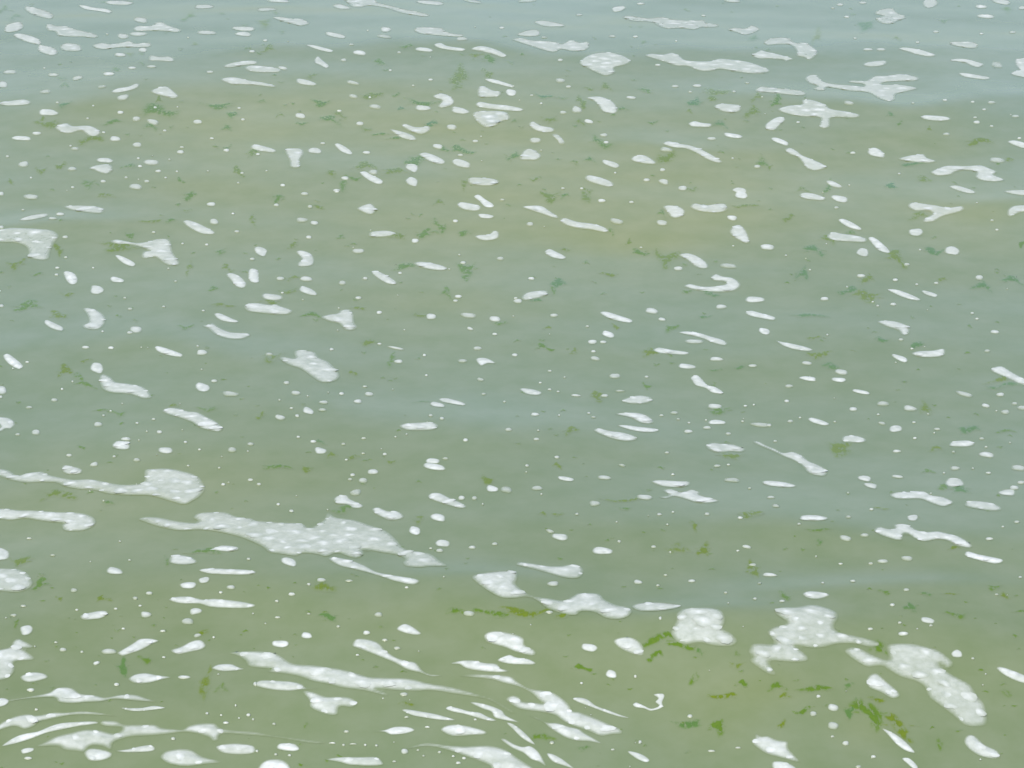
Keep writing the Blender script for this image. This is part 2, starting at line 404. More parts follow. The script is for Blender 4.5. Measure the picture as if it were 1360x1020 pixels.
# ------------------------------------------------------------------ outlines read from the photograph
FOAM = """T 0 0 4
210 68 160 42 16;75 145 110 48 -10;148 206 150 40 16;255 268 112 46 12;378 252 120 42 0;637 16 150 22 2
P 240,140 265,128 310,140 350,138 400,155 470,172 522,188 505,202 440,196 390,196 310,190 290,168 255,162 @lumpy foam streak near the top left corner
P 415,30 450,28 500,40 560,46 597,58 580,70 520,60 450,50
748 107 72 26 8
P 708,150 735,138 800,138 830,122 870,120 900,138 962,158 940,172 860,165 780,165 720,165 @low hump-backed foam strip near the top left
1083 36 108 20 0;655 193 58 24 6;735 181 88 20 0
P 490,240 540,230 590,236 640,228 690,218 720,232 795,228 798,248 740,252 640,252 560,262 510,256
758 266 42 22 0;640 292 58 18 3
P 788,310 800,294 850,302 900,300 928,314 915,328 850,324 795,322
1100 174 95 20 2;1295 153 120 24 2;1292 181 88 24 3;702 361 42 12 0;806 354 50 12 0;1338 274 30 12 0;52 383 66 20 0;284 398 52 16 0;412 415 52 20 -12;578 393 58 18 0;15 450 50 32 5;240 487 56 18 -4;543 461 44 14 -4
P 588,488 620,470 680,460 715,445 742,448 730,468 680,484 620,494
653 518 60 28 -10
P 800,482 850,462 890,460 925,485 950,512 920,525 870,512 820,500
1115 383 36 12 0
P 1185,350 1240,332 1320,322 1365,326 1360,340 1290,348 1220,360
1395 368 190 36 4
P 1172,425 1200,412 1260,412 1330,428 1400,438 1465,455 1450,464 1380,456 1300,450 1230,448
P -20,552 0,545 60,535 130,528 165,540 150,556 80,562 30,562
258 598 108 36 0;640 598 32 16 0;725 632 40 24 -5;812 648 60 26 12;1050 648 44 22 0
P 292,680 320,660 360,655 390,670 430,668 480,668 520,685 538,705 510,725 470,722 430,695 380,708 330,706 @bone-shaped foam patch in the upper left
195 709 46 16 0;115 735 112 24 0;612 738 56 24 4;728 770 46 24 0;398 790 38 16 0;375 776 14 8 0;958 808 36 18 0;966 783 22 10 0;1202 799 30 16 0
P 1330,780 1350,766 1400,775 1465,795 1455,812 1400,806 1345,795
125 873 52 28 -10;40 832 18 10 0;555 852 96 26 2
P 470,895 500,880 560,872 595,880 598,905 570,924 530,918 500,905
805 863 78 26 3;744 884 22 12 0;840 910 30 14 0;384 897 44 20 0;548 964 28 14 0;780 964 26 14 0;720 992 64 28 5;386 996 18 10 0;1286 920 20 10 0;735 842 16 8 0;900 848 14 8 0;875 695 18 10 0;1290 636 20 12 0;1270 575 18 10 0;825 572 18 10 0;550 704 18 9 0;465 630 14 8 0;305 546 18 9 0;1125 736 22 10 0;670 944 16 10 0;880 945 14 8 0;940 912 12 8 0;1104 910 12 8 0;1265 972 16 10 0;165 945 12 8 0;495 563 12 8 0;1000 200 10 6 0;570 182 12 8 0
T 340 0 4
118 5 120 16 3;57 51 98 16 0
P 90,95 130,90 200,100 240,100 285,124 240,138 200,130 140,115
425 188 115 24 10;690 157 50 26 0;682 194 74 16 8
P 410,30 440,22 490,36 500,46 460,48 425,42
P 470,-10 620,-8 650,15 720,32 780,48 850,62 922,78 900,88 830,80 760,66 700,45 655,36 600,30 560,38 510,36 490,20 @spiky foam streak trailing right from the top edge
928 15 150 20 5;1150 8 90 14 8
P 838,160 870,145 990,150 1000,165 1040,178 1105,186 1080,196 1000,192 940,186 870,178
1095 207 58 18 2
P 945,235 985,228 1020,245 1110,258 1095,272 1020,266 960,252
893 264 100 22 6
P 1140,262 1180,245 1240,250 1300,272 1335,295 1310,306 1260,290 1200,275
P 265,240 310,240 370,255 412,268 395,278 330,266
550 281 66 24 8;507 237 26 10 0;465 319 30 14 0
P 310,315 330,297 350,315 390,350 370,362 335,345 312,335
142 362 48 16 12;265 438 116 30 12;515 440 66 18 12;517 512 44 20 8;632 567 60 22 8;713 374 16 8 0;928 424 24 10 0;760 279 20 10 0;236 616 52 26 8;552 657 38 20 0;443 590 24 10 0
P 938,510 970,498 1020,503 1055,535 1040,560 990,574 965,565 985,535 950,522
887 574 92 28 0;1085 588 105 34 10
P 1215,420 1260,420 1330,440 1372,456 1360,466 1290,450 1235,435
P 1175,500 1182,462 1220,460 1260,480 1302,490 1290,512 1230,518 1185,516
1355 492 60 36 10
P 1165,555 1190,540 1260,552 1340,560 1420,578 1400,592 1300,586 1190,572
P 1150,605 1180,592 1320,592 1350,630 1310,645 1270,670 1220,678 1180,655 1158,630 @heart-shaped foam patch in the upper middle
1040 676 50 28 8
P 770,665 800,658 850,675 920,672 925,695 880,715 835,705 800,690
P 710,688 740,690 800,705 845,725 850,745 800,742 750,722
1165 751 30 14 0;354 762 26 10 0
P 150,800 170,790 240,790 255,815 235,850 240,880 215,893 180,885 175,850 @mushroom-shaped foam patch in the upper left
312 801 80 30 4
P 415,770 440,762 490,788 515,815 495,822 450,805
587 811 40 14 0;965 778 50 24 8;1085 825 30 12 0
P 862,820 900,810 960,828 1005,855 995,872 940,866 890,840
1093 869 108 40 14;828 891 70 44 15;828 965 72 46 18
P 550,920 580,910 620,930 670,955 675,975 640,978 590,955
622 915 44 26 0;472 947 38 18 0;142 985 26 14 0;428 1012 36 14 0;1208 965 165 46 2;10 820 20 10 0;50 215 24 10 0;1306 148 26 10 0;835 455 16 8 0;605 518 14 8 0
T 680 0 4
80 5 90 14 -3;567 47 82 28 -10;685 20 40 10 0;357 80 32 8 0;1172 5 80 16 4;1018 84 24 8 0
P 115,118 160,110 230,120 285,135 240,142 170,140
P 25,182 80,162 140,160 152,180 130,192 60,192
172 199 30 10 0
P 0,210 50,203 110,215 180,218 235,225 265,235 310,213 365,228 400,220 414,245 385,268 320,272 262,262 225,277 170,268 110,248 40,226 @two-lobed foam streak left of the broad notched patch
P 585,90 630,85 720,98 800,92 860,105 960,110 1020,108 1040,125 1100,132 1080,145 1010,145 970,158 900,150 830,152 780,140 740,118 640,112 @long ragged foam streak above the long wavy streak
P 1145,158 1180,148 1240,152 1265,136 1290,140 1318,155 1290,172 1240,186 1190,172
532 193 34 12 0;655 195 26 10 0
P 355,335 390,300 450,282 530,280 600,300 635,325 600,345 545,360 550,385 500,403 450,388 400,362 @broad notched foam patch near the top
257 320 26 14 0
P 705,295 740,285 800,290 850,280 890,295 920,318 970,325 1050,325 1100,312 1180,318 1260,330 1320,350 1370,372 1350,388 1280,392 1190,382 1110,368 1050,378 990,375 930,352 870,350 810,330 750,312 @long wavy foam streak right of the broad notched patch
P 1275,295 1315,270 1370,278 1430,292 1495,312 1470,322 1450,330 1440,318 1370,312 1310,312
775 346 28 10 0;257 428 46 22 4;300 461 28 12 0;868 459 36 12 0;983 456 46 14 0;947 489 18 8 0;1250 441 22 8 0;633 519 50 14 4
P 1290,478 1320,460 1365,465 1440,472 1520,480 1565,495 1540,508 1450,502 1360,492 1310,492
P 392,520 430,513 480,515 530,535 558,565 560,595 530,604 480,592 455,560 430,535 @teardrop-shaped foam patch below the broad notched patch
345 583 52 32 12;272 598 34 16 0;408 646 46 20 12
P 1070,565 1110,550 1180,555 1215,560 1215,588 1170,600 1110,590
P 935,655 970,643 1010,652 1060,658 1055,675 1000,676 950,672
1175 721 110 24 8;1060 737 46 16 0
P 90,655 115,645 160,668 220,680 222,700 170,705 120,692 95,675
125 746 54 28 0
P 215,720 240,715 268,738 278,760 255,766 240,745
487 718 40 16 0;500 757 26 12 0
P 800,765 830,750 900,765 945,772 1000,790 1060,820 1118,858 1090,866 1030,845 980,815 920,790 860,785 @boomerang-bent thin foam streak, upper right
820 795 62 22 8
P 40,845 60,800 100,790 140,810 158,830 130,850 80,850
P 630,845 650,828 710,826 765,860 755,874 700,870 650,860
525 871 98 32 18
P 385,942 410,930 480,945 530,965 542,985 510,994 450,980 400,962
800 903 28 16 0;715 957 34 16 0;805 966 52 26 12;905 1000 44 24 0;1210 1012 80 30 8;1303 885 34 16 0;270 1002 20 10 0;370 1002 18 8 0;5 458 16 8 0;548 919 12 8 0;155 550 14 8 0;1180 487 18 8 0;105 507 20 6 0;1172 842 14 8 0
P 1345,660 1390,628 1430,620 1455,635 1430,660 1400,690 1365,692 1345,680
T 1020 0 4
P -25,225 0,208 60,200 110,205 150,230 200,228 240,250 268,280 225,318 190,305 150,295 150,272 120,240 60,235 0,240 @arched foam patch near the top right
382 25 34 12 0;503 15 40 12 0;418 90 28 10 0;345 43 20 8 0
P 820,10 840,-8 880,-8 905,18 880,38 845,42 825,30
1240 10 100 26 8;1133 36 58 18 3;1157 87 86 20 3;1350 42 36 18 0
P 565,72 600,50 660,46 690,70 735,92 700,108 650,128 600,122 570,100 610,85 @horseshoe-like foam patch at the top right, notched on its left
893 169 32 10 0;1300 172 34 10 0;1134 180 20 8 0;532 263 50 12 0;600 263 48 14 0;795 225 20 10 0;463 204 18 8 0
P 690,258 730,252 800,262 850,275 895,292 860,302 800,292 740,275
1042 237 160 30 0;568 339 128 30 -4
P 965,322 1000,312 1060,315 1110,328 1150,342 1120,358 1080,350 1040,332
1217 345 56 28 12
P 1310,320 1340,310 1380,315 1380,405 1340,408 1290,395 1300,380 1335,372 1315,350
P 1010,390 1050,388 1110,398 1182,412 1160,424 1100,418 1040,408
P 195,418 215,400 260,402 300,435 360,448 430,453 505,460 500,446 430,438 440,428 520,430 565,405 640,402 705,393 795,410 790,428 700,432 620,438 610,450 700,450 795,468 740,486 682,500 675,530 640,538 585,522 530,492 430,483 350,468 310,464 305,478 265,480 240,470 262,458 215,440 @long foam streak with a forked right end
430 547 50 20 8
P 50,582 100,562 175,555 180,532 230,530 300,552 340,580 420,592 488,610 470,626 400,625 335,628 330,670 300,684 270,670 275,625 180,620 100,605 @wide-winged foam patch with a stub below, upper right
160 650 20 8 0;892 628 155 30 4;1188 545 40 14 0;940 532 24 10 0;1087 542 20 10 0;1108 650 34 16 0;1100 625 20 8 0;1188 671 20 10 0;947 713 36 14 0;1315 618 40 14 0;1148 582 20 8 0
P 1270,755 1310,745 1380,765 1390,790 1340,785
63 751 100 28 20
P 88,795 120,785 160,805 185,825 235,845 300,875 310,892 250,908 205,895 180,865 155,835 110,818 @bowling-pin-shaped foam patch in the upper right
450 813 28 12 0
P 525,805 545,785 585,788 620,815 618,838 580,835 540,825
P 690,845 740,828 800,820 830,820 850,840 895,855 860,866 760,860
1216 851 72 26 6
P 862,915 900,895 950,880 1050,882 1130,878 1180,895 1218,912 1200,928 1258,955 1210,966 1140,960 1100,942 1105,915 1050,905 1000,912 970,928 900,934 @bridge-shaped foam patch near the right edge
P 310,965 340,962 392,990 370,998 330,985
P 960,992 1000,985 1060,1000 1105,1020 1080,1030 1010,1015
P 1250,1018 1300,1010 1390,1012 1390,1040 1310,1034
697 924 16 8 0;770 548 16 8 0;1335 735 20 8 0
T 0 255 4
165 26 76 24 4;5 10 30 20 0;453 90 225 34 5
P 100,148 140,130 200,118 255,115 250,130 190,145 130,153
320 118 42 16 0;280 141 44 12 0;5 188 30 16 0;346 240 30 14 0
P -40,215 0,200 60,190 200,195 280,205 315,235 290,270 270,310 258,355 210,362 145,345 150,320 135,290 80,270 0,268 -40,255 @chunky foam patch with a blunt leg at the left edge
P 585,262 620,252 680,262 730,270 790,262 830,250 890,250 910,270 920,320 955,375 930,392 880,385 840,355 815,345 775,355 750,345 760,318 790,312 740,292 680,280 620,280 @wing-shaped foam patch with a thin left arm
P 610,340 640,338 700,365 722,385 700,397 650,378
P 335,430 360,420 400,435 415,465 405,488 375,492 350,470
515 520 76 46 5;622 467 78 30 10
P 970,160 1000,150 1060,168 1140,210 1130,226 1070,222 1010,195
1138 158 44 30 5;1121 66 44 20 0;1258 211 26 12 0;1238 116 16 8 0;1098 281 18 10 0;1340 357 26 12 0;816 215 20 10 0
P 1200,440 1230,430 1280,450 1312,490 1290,512 1250,500 1225,470
P 1318,460 1325,410 1370,415 1378,455 1375,480 1340,482
P 440,622 470,615 520,630 560,665 550,710 510,732 450,725 438,708 470,690 460,650 @larger crescent-shaped foam patch, left side, open to the left
286 711 112 36 24;722 731 62 32 3;691 622 26 10 0;305 404 24 10 0;300 440 20 10 0;350 348 18 8 0;8 606 24 16 0;663 564 16 8 0;870 610 18 8 0;1080 632 16 8 0;933 475 16 8 0
P 1075,710 1110,705 1130,695 1170,722 1230,745 1320,750 1325,765 1280,782 1200,778 1140,755 1110,730 @sickle-shaped foam patch left of centre
P 1135,650 1170,645 1230,670 1270,688 1240,695 1170,682
P 1295,610 1320,592 1370,590 1440,600 1465,595 1490,605 1555,630 1530,650 1470,652 1400,645 1320,635
P 820,825 850,820 910,838 970,862 960,878 900,870 840,850
1073 853 54 26 0;455 826 38 14 0;590 829 30 14 0
P 15,870 45,860 90,890 125,925 100,942 60,925 30,900
515 935 72 58 15
P 525,995 545,968 590,985 620,1010 700,1020 770,1040 808,1088 760,1098 690,1075 600,1068 545,1048 @tapering foam patch left of centre, just under a round fleck
1076 1038 84 46 15;1138 1005 34 14 0;690 748 30 12 0;545 742 14 8 0;895 408 12 8 0;970 275 14 8 0;495 404 12 8 0;122 96 18 8 0;145 905 20 8 0;1050 820 12 8 0
T 340 255 4
258 10 38 16 0;287 78 24 16 0;108 70 26 14 0;430 0 24 8 0
P 535,88 570,70 610,62 638,85 630,112 600,120 560,105
P 1155,25 1185,14 1220,38 1262,65 1260,82 1215,80 1185,50
1132 78 138 40 9;1222 129 90 24 4;1060 155 28 14 0;1308 42 24 10 0;245 149 56 24 3;310 165 40 20 6;280 241 30 16 0;665 223 140 36 -2;845 260 36 22 0;543 314 60 24 0
P 1160,238 1185,228 1235,225 1260,205 1290,212 1292,240 1260,256 1200,258
P 212,320 240,310 290,325 310,355 305,385 270,396 225,395 220,380 240,355 @smaller crescent-shaped foam patch left of centre, open to the left
25 315 76 46 18
P 838,380 870,370 940,378 1010,398 1005,416 950,416 880,402
P 612,428 640,418 700,445 748,478 735,492 690,485 640,455
130 460 40 18 0;268 462 62 24 0;276 526 100 38 20;458 483 36 22 0;580 460 26 14 0;765 432 20 12 0;1297 354 36 18 0;1100 376 28 14 0;85 558 120 34 6;140 537 16 8 0;544 563 32 14 0;655 641 28 16 0;1074 556 36 16 0;1060 579 26 12 0
P 345,665 390,650 430,645 450,628 500,625 520,655 525,695 540,718 510,736 470,730 440,700 390,688 @three-cornered foam patch left of centre
930 662 52 28 0;1128 656 80 24 0;1268 675 56 28 0;1138 727 32 14 20;1268 756 26 12 0
P 700,820 740,824 783,834 770,840 720,830
655 808 24 8 0;756 901 44 18 0;895 868 18 12 0;402 837 22 12 0;70 862 36 14 0
P 125,885 150,875 205,885 200,850 230,840 310,850 335,880 390,905 435,955 445,985 410,1008 350,1012 300,985 240,942 170,918 @fat slanted foam patch with two ridges, left of centre
1178 831 42 18 0;1098 898 46 18 0
P 1165,890 1190,880 1235,885 1275,910 1230,912 1200,925 1180,915
1193 997 36 14 10;162 1014 30 16 0;1080 335 14 8 0;905 975 16 8 0
T 680 255 4
477 47 38 18 0;634 55 26 12 0;95 171 34 20 0
P 52,80 100,72 160,75 200,98 250,135 220,138 160,118 100,98
P 255,148 285,138 350,158 430,168 490,185 515,205 490,215 420,202 340,192 275,172 @smooth foam rod, upper half, just right of the middle
557 156 68 26 10
P 800,80 830,70 890,78 922,102 910,128 870,140 840,132 825,110
795 164 52 28 8
P 945,75 970,60 1030,70 1090,62 1140,66 1142,98 1090,112 1010,106 960,92
1168 138 50 26 10;1218 14 72 44 15
P 1155,205 1180,178 1220,178 1250,215 1265,262 1240,273 1200,255 1165,230 @egg-shaped foam patch in the right half
1355 293 72 28 3
P 172,315 200,302 240,318 288,345 270,358 215,350 182,332
P 885,335 930,325 980,338 1030,370 1045,400 1015,408 970,395 930,362
883 407 46 20 0;1150 393 82 24 4
P 912,500 945,488 1010,502 1080,500 1130,490 1125,475 1070,470 1055,450 1085,435 1120,448 1170,455 1205,475 1215,500 1180,525 1110,532 1020,528 950,515 @hooked foam patch right of centre
102 460 34 14 0;30 580 44 22 0;20 565 20 8 0
P 48,560 75,535 130,525 185,525 192,545 160,558 110,570 65,576
223 656 42 16 0
P 465,642 500,635 570,655 640,680 630,696 570,688 505,668
742 632 64 28 10;797 677 38 16 8;1112 610 54 22 0;1290 572 110 34 2
P 1238,640 1270,630 1330,645 1400,665 1390,682 1320,672 1260,658
1340 740 64 34 12;513 757 70 34 18;427 797 46 22 0;485 798 34 14 0;433 848 24 12 0;442 885 48 20 10;14 867 30 16 0;400 715 18 8 0;545 978 54 24 0;715 983 20 10 0;200 952 22 8 0
P 885,748 930,740 1000,750 1060,768 1120,785 1145,805 1125,816 1060,800 1000,775
970 795 95 20 2
P 748,840 780,826 850,838 940,852 920,866 840,862 780,856
930 927 98 28 6;1087 888 66 20 4;1278 924 44 14 0
P 948,985 980,972 1010,992 1040,1025 1080,1035 1120,1060 1115,1074 1060,1066 1030,1045 975,1028 955,1005
150 1015 16 8 0;280 985 14 8 0;1175 288 12 6 0;685 296 16 6 0
T 1020 255 4
P 165,15 190,3 250,10 305,30 295,45 230,42 180,32
380 36 98 34 10;363 84 24 12 0
P 740,75 765,55 830,62 900,72 960,82 1030,75 1042,95 1000,112 930,130 880,158 825,160 830,140 870,118 850,100 780,100 @Y-shaped foam patch near the right edge
784 214 80 42 0;978 312 84 46 10
P 1268,120 1275,90 1310,72 1390,72 1390,100 1340,110 1290,132
P 372,148 400,142 450,162 500,195 480,203 430,190 390,168
P 310,235 340,212 400,222 460,230 525,248 515,268 450,266 380,262 330,254 @straight foam roll ending at a slanted one, right side
P 530,245 560,240 600,265 650,315 630,325 585,310 555,280
503 321 70 44 12;738 386 30 14 0;495 446 44 16 0;676 468 28 14 0;300 568 42 18 0;583 606 16 8 0;665 597 32 14 0;1122 455 40 24 0;893 485 24 12 0;790 492 16 8 0
P 635,520 680,518 750,540 812,570 790,578 730,565 680,545
858 541 90 24 16
P 580,690 620,682 690,690 740,710 755,735 740,760 710,758 690,735 630,715
707 785 26 12 0
P 760,858 800,845 870,842 930,832 945,850 930,872 870,880 800,876
700 883 92 30 20
P 38,788 70,795 140,808 200,822 240,838 220,846 150,840 80,818
207 910 52 18 4;390 957 66 26 8;376 998 80 26 4;212 992 98 24 7;1205 744 46 18 4;1165 845 30 14 0;1110 675 20 8 0;1190 152 18 10 0;1216 202 18 10 0;1085 645 18 10 0;765 834 18 8 0;315 760 12 8 0;420 505 12 8 0;223 415 14 8 0;95 338 14 8 0;808 308 12 8 0
P 1180,945 1210,928 1250,928 1300,958 1350,985 1400,1010 1400,1035 1340,1022 1260,985 1200,960 @slanted foam patch cut by the right edge, half way down
T 0 510 4
10 34 46 44 0;5 70 16 14 0
P -30,180 10,175 60,185 82,210 60,238 30,238 10,252 -20,250 0,225 -30,200
290 86 34 16 0;155 125 34 12 0;522 215 44 22 0;190 257 42 26 0;94 269 26 12 0;847 256 28 16 0;816 188 20 8 0;728 209 16 8 0;1225 53 78 26 5
P 862,145 890,127 950,130 1000,145 1050,150 1100,175 1150,200 1185,235 1160,254 1110,246 1060,232 1020,205 960,182 900,165 @slightly bent foam roll in the left half
668 293 50 18 0;645 326 98 48 5;878 353 80 36 0;1233 350 42 26 0;1331 320 34 16 0;367 380 30 14 0;499 428 40 22 -12;727 404 34 18 0;606 387 18 10 0;985 310 20 10 0;1330 511 28 14 0;1186 535 22 12 0;1000 436 16 8 0;382 458 116 44 8
P -40,450 0,450 50,460 90,485 140,475 220,465 270,485 340,500 400,508 480,505 560,520 650,535 740,530 765,515 765,460 800,452 880,448 960,460 1040,485 1075,515 1090,560 1060,600 1020,625 975,642 900,622 800,595 700,592 580,585 500,565 420,560 340,545 300,525 220,522 140,525 60,512 0,492 -40,490 @paddle-shaped foam raft with a long handle at the left
P -40,670 30,662 100,670 200,672 300,680 400,682 470,695 508,720 500,755 450,778 400,782 345,780 325,755 335,740 270,735 200,725 130,715 60,725 0,718 -40,720 @drooping foam tongue at the left edge
P 735,720 770,706 850,710 940,728 1030,738 1050,728 1025,710 1050,688 1120,680 1200,682 1260,705 1340,715 1360,725 1480,735 1600,740 1640,765 1670,755 1720,720 1730,695 1750,680 1770,700 1800,712 1880,722 1960,748 2050,780 2110,830 2160,880 2280,900 2340,940 2375,968 2280,970 2240,975 2160,970 2140,950 2150,930 2110,910 2020,895 1930,880 1935,905 1900,925 1850,918 1790,898 1735,918 1680,905 1610,900 1570,915 1500,905 1430,895 1400,870 1340,840 1260,810 1150,785 1050,775 950,780 840,758 770,735 @broadest grey foam raft, left of centre
970 936 150 52 3
P 1090,888 1140,870 1180,858 1260,865 1265,882 1210,892 1140,885
610 994 88 40 8
P 1055,990 1100,980 1200,982 1340,990 1355,1008 1280,1015 1150,1012 1090,1005
5 905 90 70 0;155 822 28 8 0;280 911 26 10 0;1320 931 22 10 0;688 938 14 6 0;550 168 14 8 0;330 28 14 10 0;1165 447 16 8 0;1060 350 16 8 0;550 622 12 8 0
P -40,990 50,980 120,990 160,1020 175,1060 150,1090 90,1108 0,1100 -40,1090 @round foam dome cut by the left edge, lower left
T 340 510 4
P 385,930 420,920 500,935 580,965 650,1000 760,1020 850,1035 870,1052 830,1068 740,1050 680,1030 600,1005 520,985 440,965
212 48 48 20 5;455 52 26 14 0;601 54 44 20 5;540 93 40 20 0;358 98 46 16 0;352 138 40 14 0;278 143 66 34 18;218 170 22 14 0;128 178 54 24 12;188 130 20 8 0;580 15 26 8 0
P 970,80 1010,75 1070,88 1115,105 1100,116 1040,106 985,95
963 110 82 26 10;928 168 22 12 0;988 184 24 14 0;1210 54 24 10 0;1342 243 34 16 0;1114 299 26 16 0
P 760,225 790,210 860,205 930,202 970,220 950,242 880,248 800,245 @level pill-shaped foam patch near the middle of the picture
304 307 30 14 0;343 355 66 36 6;464 320 22 10 0;572 290 26 8 0;570 370 20 6 0;225 283 20 10 0;684 374 22 12 0;938 410 78 32 0;945 440 122 36 8;1006 397 30 12 0;620 467 54 26 -5;568 513 42 26 0;513 484 26 14 0;500 508 24 12 0;528 577 56 30 -8
P 412,615 430,595 480,590 500,610 530,625 570,645 555,660 510,658 480,640 430,638
P 615,665 650,655 700,675 750,675 785,700 770,718 710,725 660,705 630,688
P 912,600 930,580 980,580 1030,605 1100,635 1118,655 1080,660 1010,642 940,618 @slug-shaped foam patch in the lower middle
1092 606 34 22 0;1160 607 26 18 0;967 710 84 42 8;845 780 68 44 14;990 847 84 38 5;975 886 36 18 0;1268 851 30 14 0;1148 869 36 16 0;928 875 18 6 0;1255 557 66 36 10;1330 562 54 32 8;175 945 92 42 14;188 676 24 14 0;118 641 20 12 0;15 534 24 12 0;800 268 12 8 0;480 404 16 8 0;1320 95 14 8 0;125 86 14 8 0;275 65 10 6 0;1205 640 12 8 0
T 680 510 4
P 40,30 60,22 120,30 160,45 140,60 80,55
123 162 42 16 0;130 294 30 12 0;140 248 14 8 0;238 390 26 14 0;80 435 22 12 0;492 63 36 14 0;408 156 18 8 0;433 177 26 8 0;340 62 50 10 4;575 38 50 8 0;200 30 20 8 0
P 580,90 620,70 680,60 740,72 742,92 700,105 630,105
P 550,160 600,152 680,155 730,175 755,200 730,212 680,205 630,180
P 560,222 600,218 680,228 770,238 775,252 720,258 640,248
P 435,250 460,235 520,248 600,260 660,280 660,298 600,304 520,288 @tilted sausage-shaped foam patch, lowest of four, right of centre
1077 119 72 24 0;862 154 40 14 0;1090 204 98 26 0;1036 233 42 14 0;937 253 46 16 0;1150 265 28 12 0;795 168 22 8 0;883 188 20 8 0;1240 118 20 8 0;1225 200 16 8 0
P 1025,330 1060,312 1120,318 1180,322 1240,345 1220,362 1160,360 1080,365
823 366 26 10 0;585 433 36 12 12;1090 436 36 12 0;1150 430 18 8 0;285 504 90 24 10;490 498 68 20 0;133 554 54 22 0;440 635 54 26 0
P 740,520 780,510 870,515 940,518 940,540 880,550 800,545
P 780,600 830,592 800,565 850,558 900,575 950,560 1000,575 995,588 1050,605 1100,620 1060,632 980,630 920,612 860,598 820,610 @feathery crossed foam patch right of centre
706 602 80 24 4;1168 511 82 20 3
P 1325,520 1360,513 1440,520 1510,538 1490,550 1420,548 1350,538
855 482 20 8 0;345 692 20 10 0;783 694 26 12 0;855 682 14 8 0;1037 692 26 14 0;825 748 14 6 0;1262 555 18 8 0
P 180,775 205,775 225,788 200,792
255 813 88 38 8;480 887 116 40 5;569 838 18 12 0;752 866 26 12 0;1247 866 46 16 10;1213 712 28 12 0;1278 962 38 12 0;1200 888 18 8 0
P 20,960 40,945 100,952 180,965 250,968 310,958 360,965 382,990 370,1020 340,1034 280,1030 200,1008 120,985 60,972 @foam club with a bulbous right end, above the chained raft
815 1017 20 8 0;1318 217 100 20 4;1285 112 12 8 0;250 168 12 8 0;245 42 16 6 0;840 895 12 8 0;940 208 16 6 0
P 1278,308 1310,305 1350,325 1400,345 1440,365 1490,360 1540,378 1580,410 1640,435 1675,462 1665,488 1620,488 1570,470 1540,435 1490,405 1440,385 1390,360 1330,335 @tadpole-shaped foam streak with a thin upper left tail, right side
T 1020 510 4
112 12 42 16 0;100 92 26 14 0;492 42 96 22 10;612 105 58 24 3;452 134 40 20 0;755 130 70 26 8;1043 54 84 22 14;1233 57 42 18 0;1157 116 42 18 12;1260 149 42 22 0;1310 105 30 14 0;1350 127 50 22 0;118 199 30 14 0;585 163 16 8 0;605 210 38 14 10;775 205 20 8 0;680 238 72 38 0;898 241 34 12 0
P 210,188 230,178 280,190 328,212 300,222 240,208
455 294 130 40 5;780 289 20 10 0;685 358 42 14 0;1136 291 26 12 0;1030 318 142 34 -1;1160 376 78 26 8;995 448 48 20 0;1170 474 30 10 0;1330 446 70 30 5;992 524 108 48 2;1088 450 14 8 0;513 502 78 30 10;545 540 76 28 10;688 493 60 14 6;1345 524 40 16 0;1308 552 46 22 0;1270 577 96 34 3
P 645,590 680,575 760,572 830,570 870,590 930,600 985,625 970,642 930,652 870,635 810,612 740,612 680,610 @gently bent foam roll in the right half, above the twin-lobed one
1140 647 196 46 7;240 712 150 32 2;427 707 28 12 0;550 667 24 10 0;165 745 20 10 0;768 711 60 34 0;412 820 60 26 10;512 804 42 18 0;1176 824 40 14 0;1322 734 30 12 0;1248 760 16 8 0;42 648 36 16 8;15 603 40 12 0;5 220 26 14 0;38 305 20 8 0
P 562,775 590,758 640,770 670,765 665,750 700,742 745,748 790,775 840,785 900,782 960,795 1020,812 1085,855 1070,872 1000,858 950,832 890,828 830,838 780,822 740,795 720,800 715,828 680,830 620,812 580,795 @twin-lobed wavy foam roll at the right
P 1042,905 1060,888 1120,905 1240,930 1245,948 1200,956 1120,938 1060,920
738 927 58 24 0;608 943 56 18 0;545 955 26 10 0;385 957 24 8 0;10 1015 72 18 0;425 580 14 8 0;255 918 12 8 0;985 362 18 10 0;935 474 14 8 0;1158 336 16 8 0;170 180 14 8 0;355 202 14 8 0
T 0 765 4
393 77 34 20 0;718 119 26 14 0;793 93 34 16 0;124 161 30 10 0;72 210 32 12 0;998 50 88 38 -3;1085 22 60 34 -12;1226 61 42 20 0;1173 89 20 10 0
P 895,128 940,110 1010,110 1080,125 1140,120 1240,130 1310,140 1360,155 1320,172 1200,172 1110,165 1060,150 960,148 @level double foam strip at the lower left, tiny bubbles at its right end
500 210 152 42 -8;776 206 52 30 0;1040 188 60 32 -5;996 242 60 30 0;865 294 30 10 0;745 160 18 8 0;615 176 20 8 0;408 182 16 8 0;140 288 70 56 -15
P -40,400 0,390 50,378 65,350 95,332 130,345 178,372 160,385 120,385 140,400 182,432 170,448 110,452 75,458 82,490 70,520 40,545 0,555 -40,550 @ragged foam mass at the left edge, lower left
P 105,540 130,522 180,510 240,520 255,540 220,555 170,565 130,562
P 622,410 650,390 700,360 740,335 800,332 845,345 810,362 760,390 700,412 650,426 @left-hand uptilted foam patch, lower left, first of two slanting up right
580 402 76 26 0
P 905,395 960,375 1020,345 1070,340 1095,370 1070,392 1000,408 940,418
335 393 36 18 0;297 355 20 8 0;1050 317 38 18 -10;513 464 36 16 -15;620 578 28 14 0;163 607 40 16 0;870 434 20 8 0;1135 328 16 8 0
P 1125,488 1160,470 1230,468 1270,485 1300,495 1250,505 1180,508 1140,498
P 680,550 710,525 770,515 830,525 910,538 860,552 790,570 720,572
978 539 64 16 0
P -20,655 20,648 50,662 35,685 0,698 -20,695
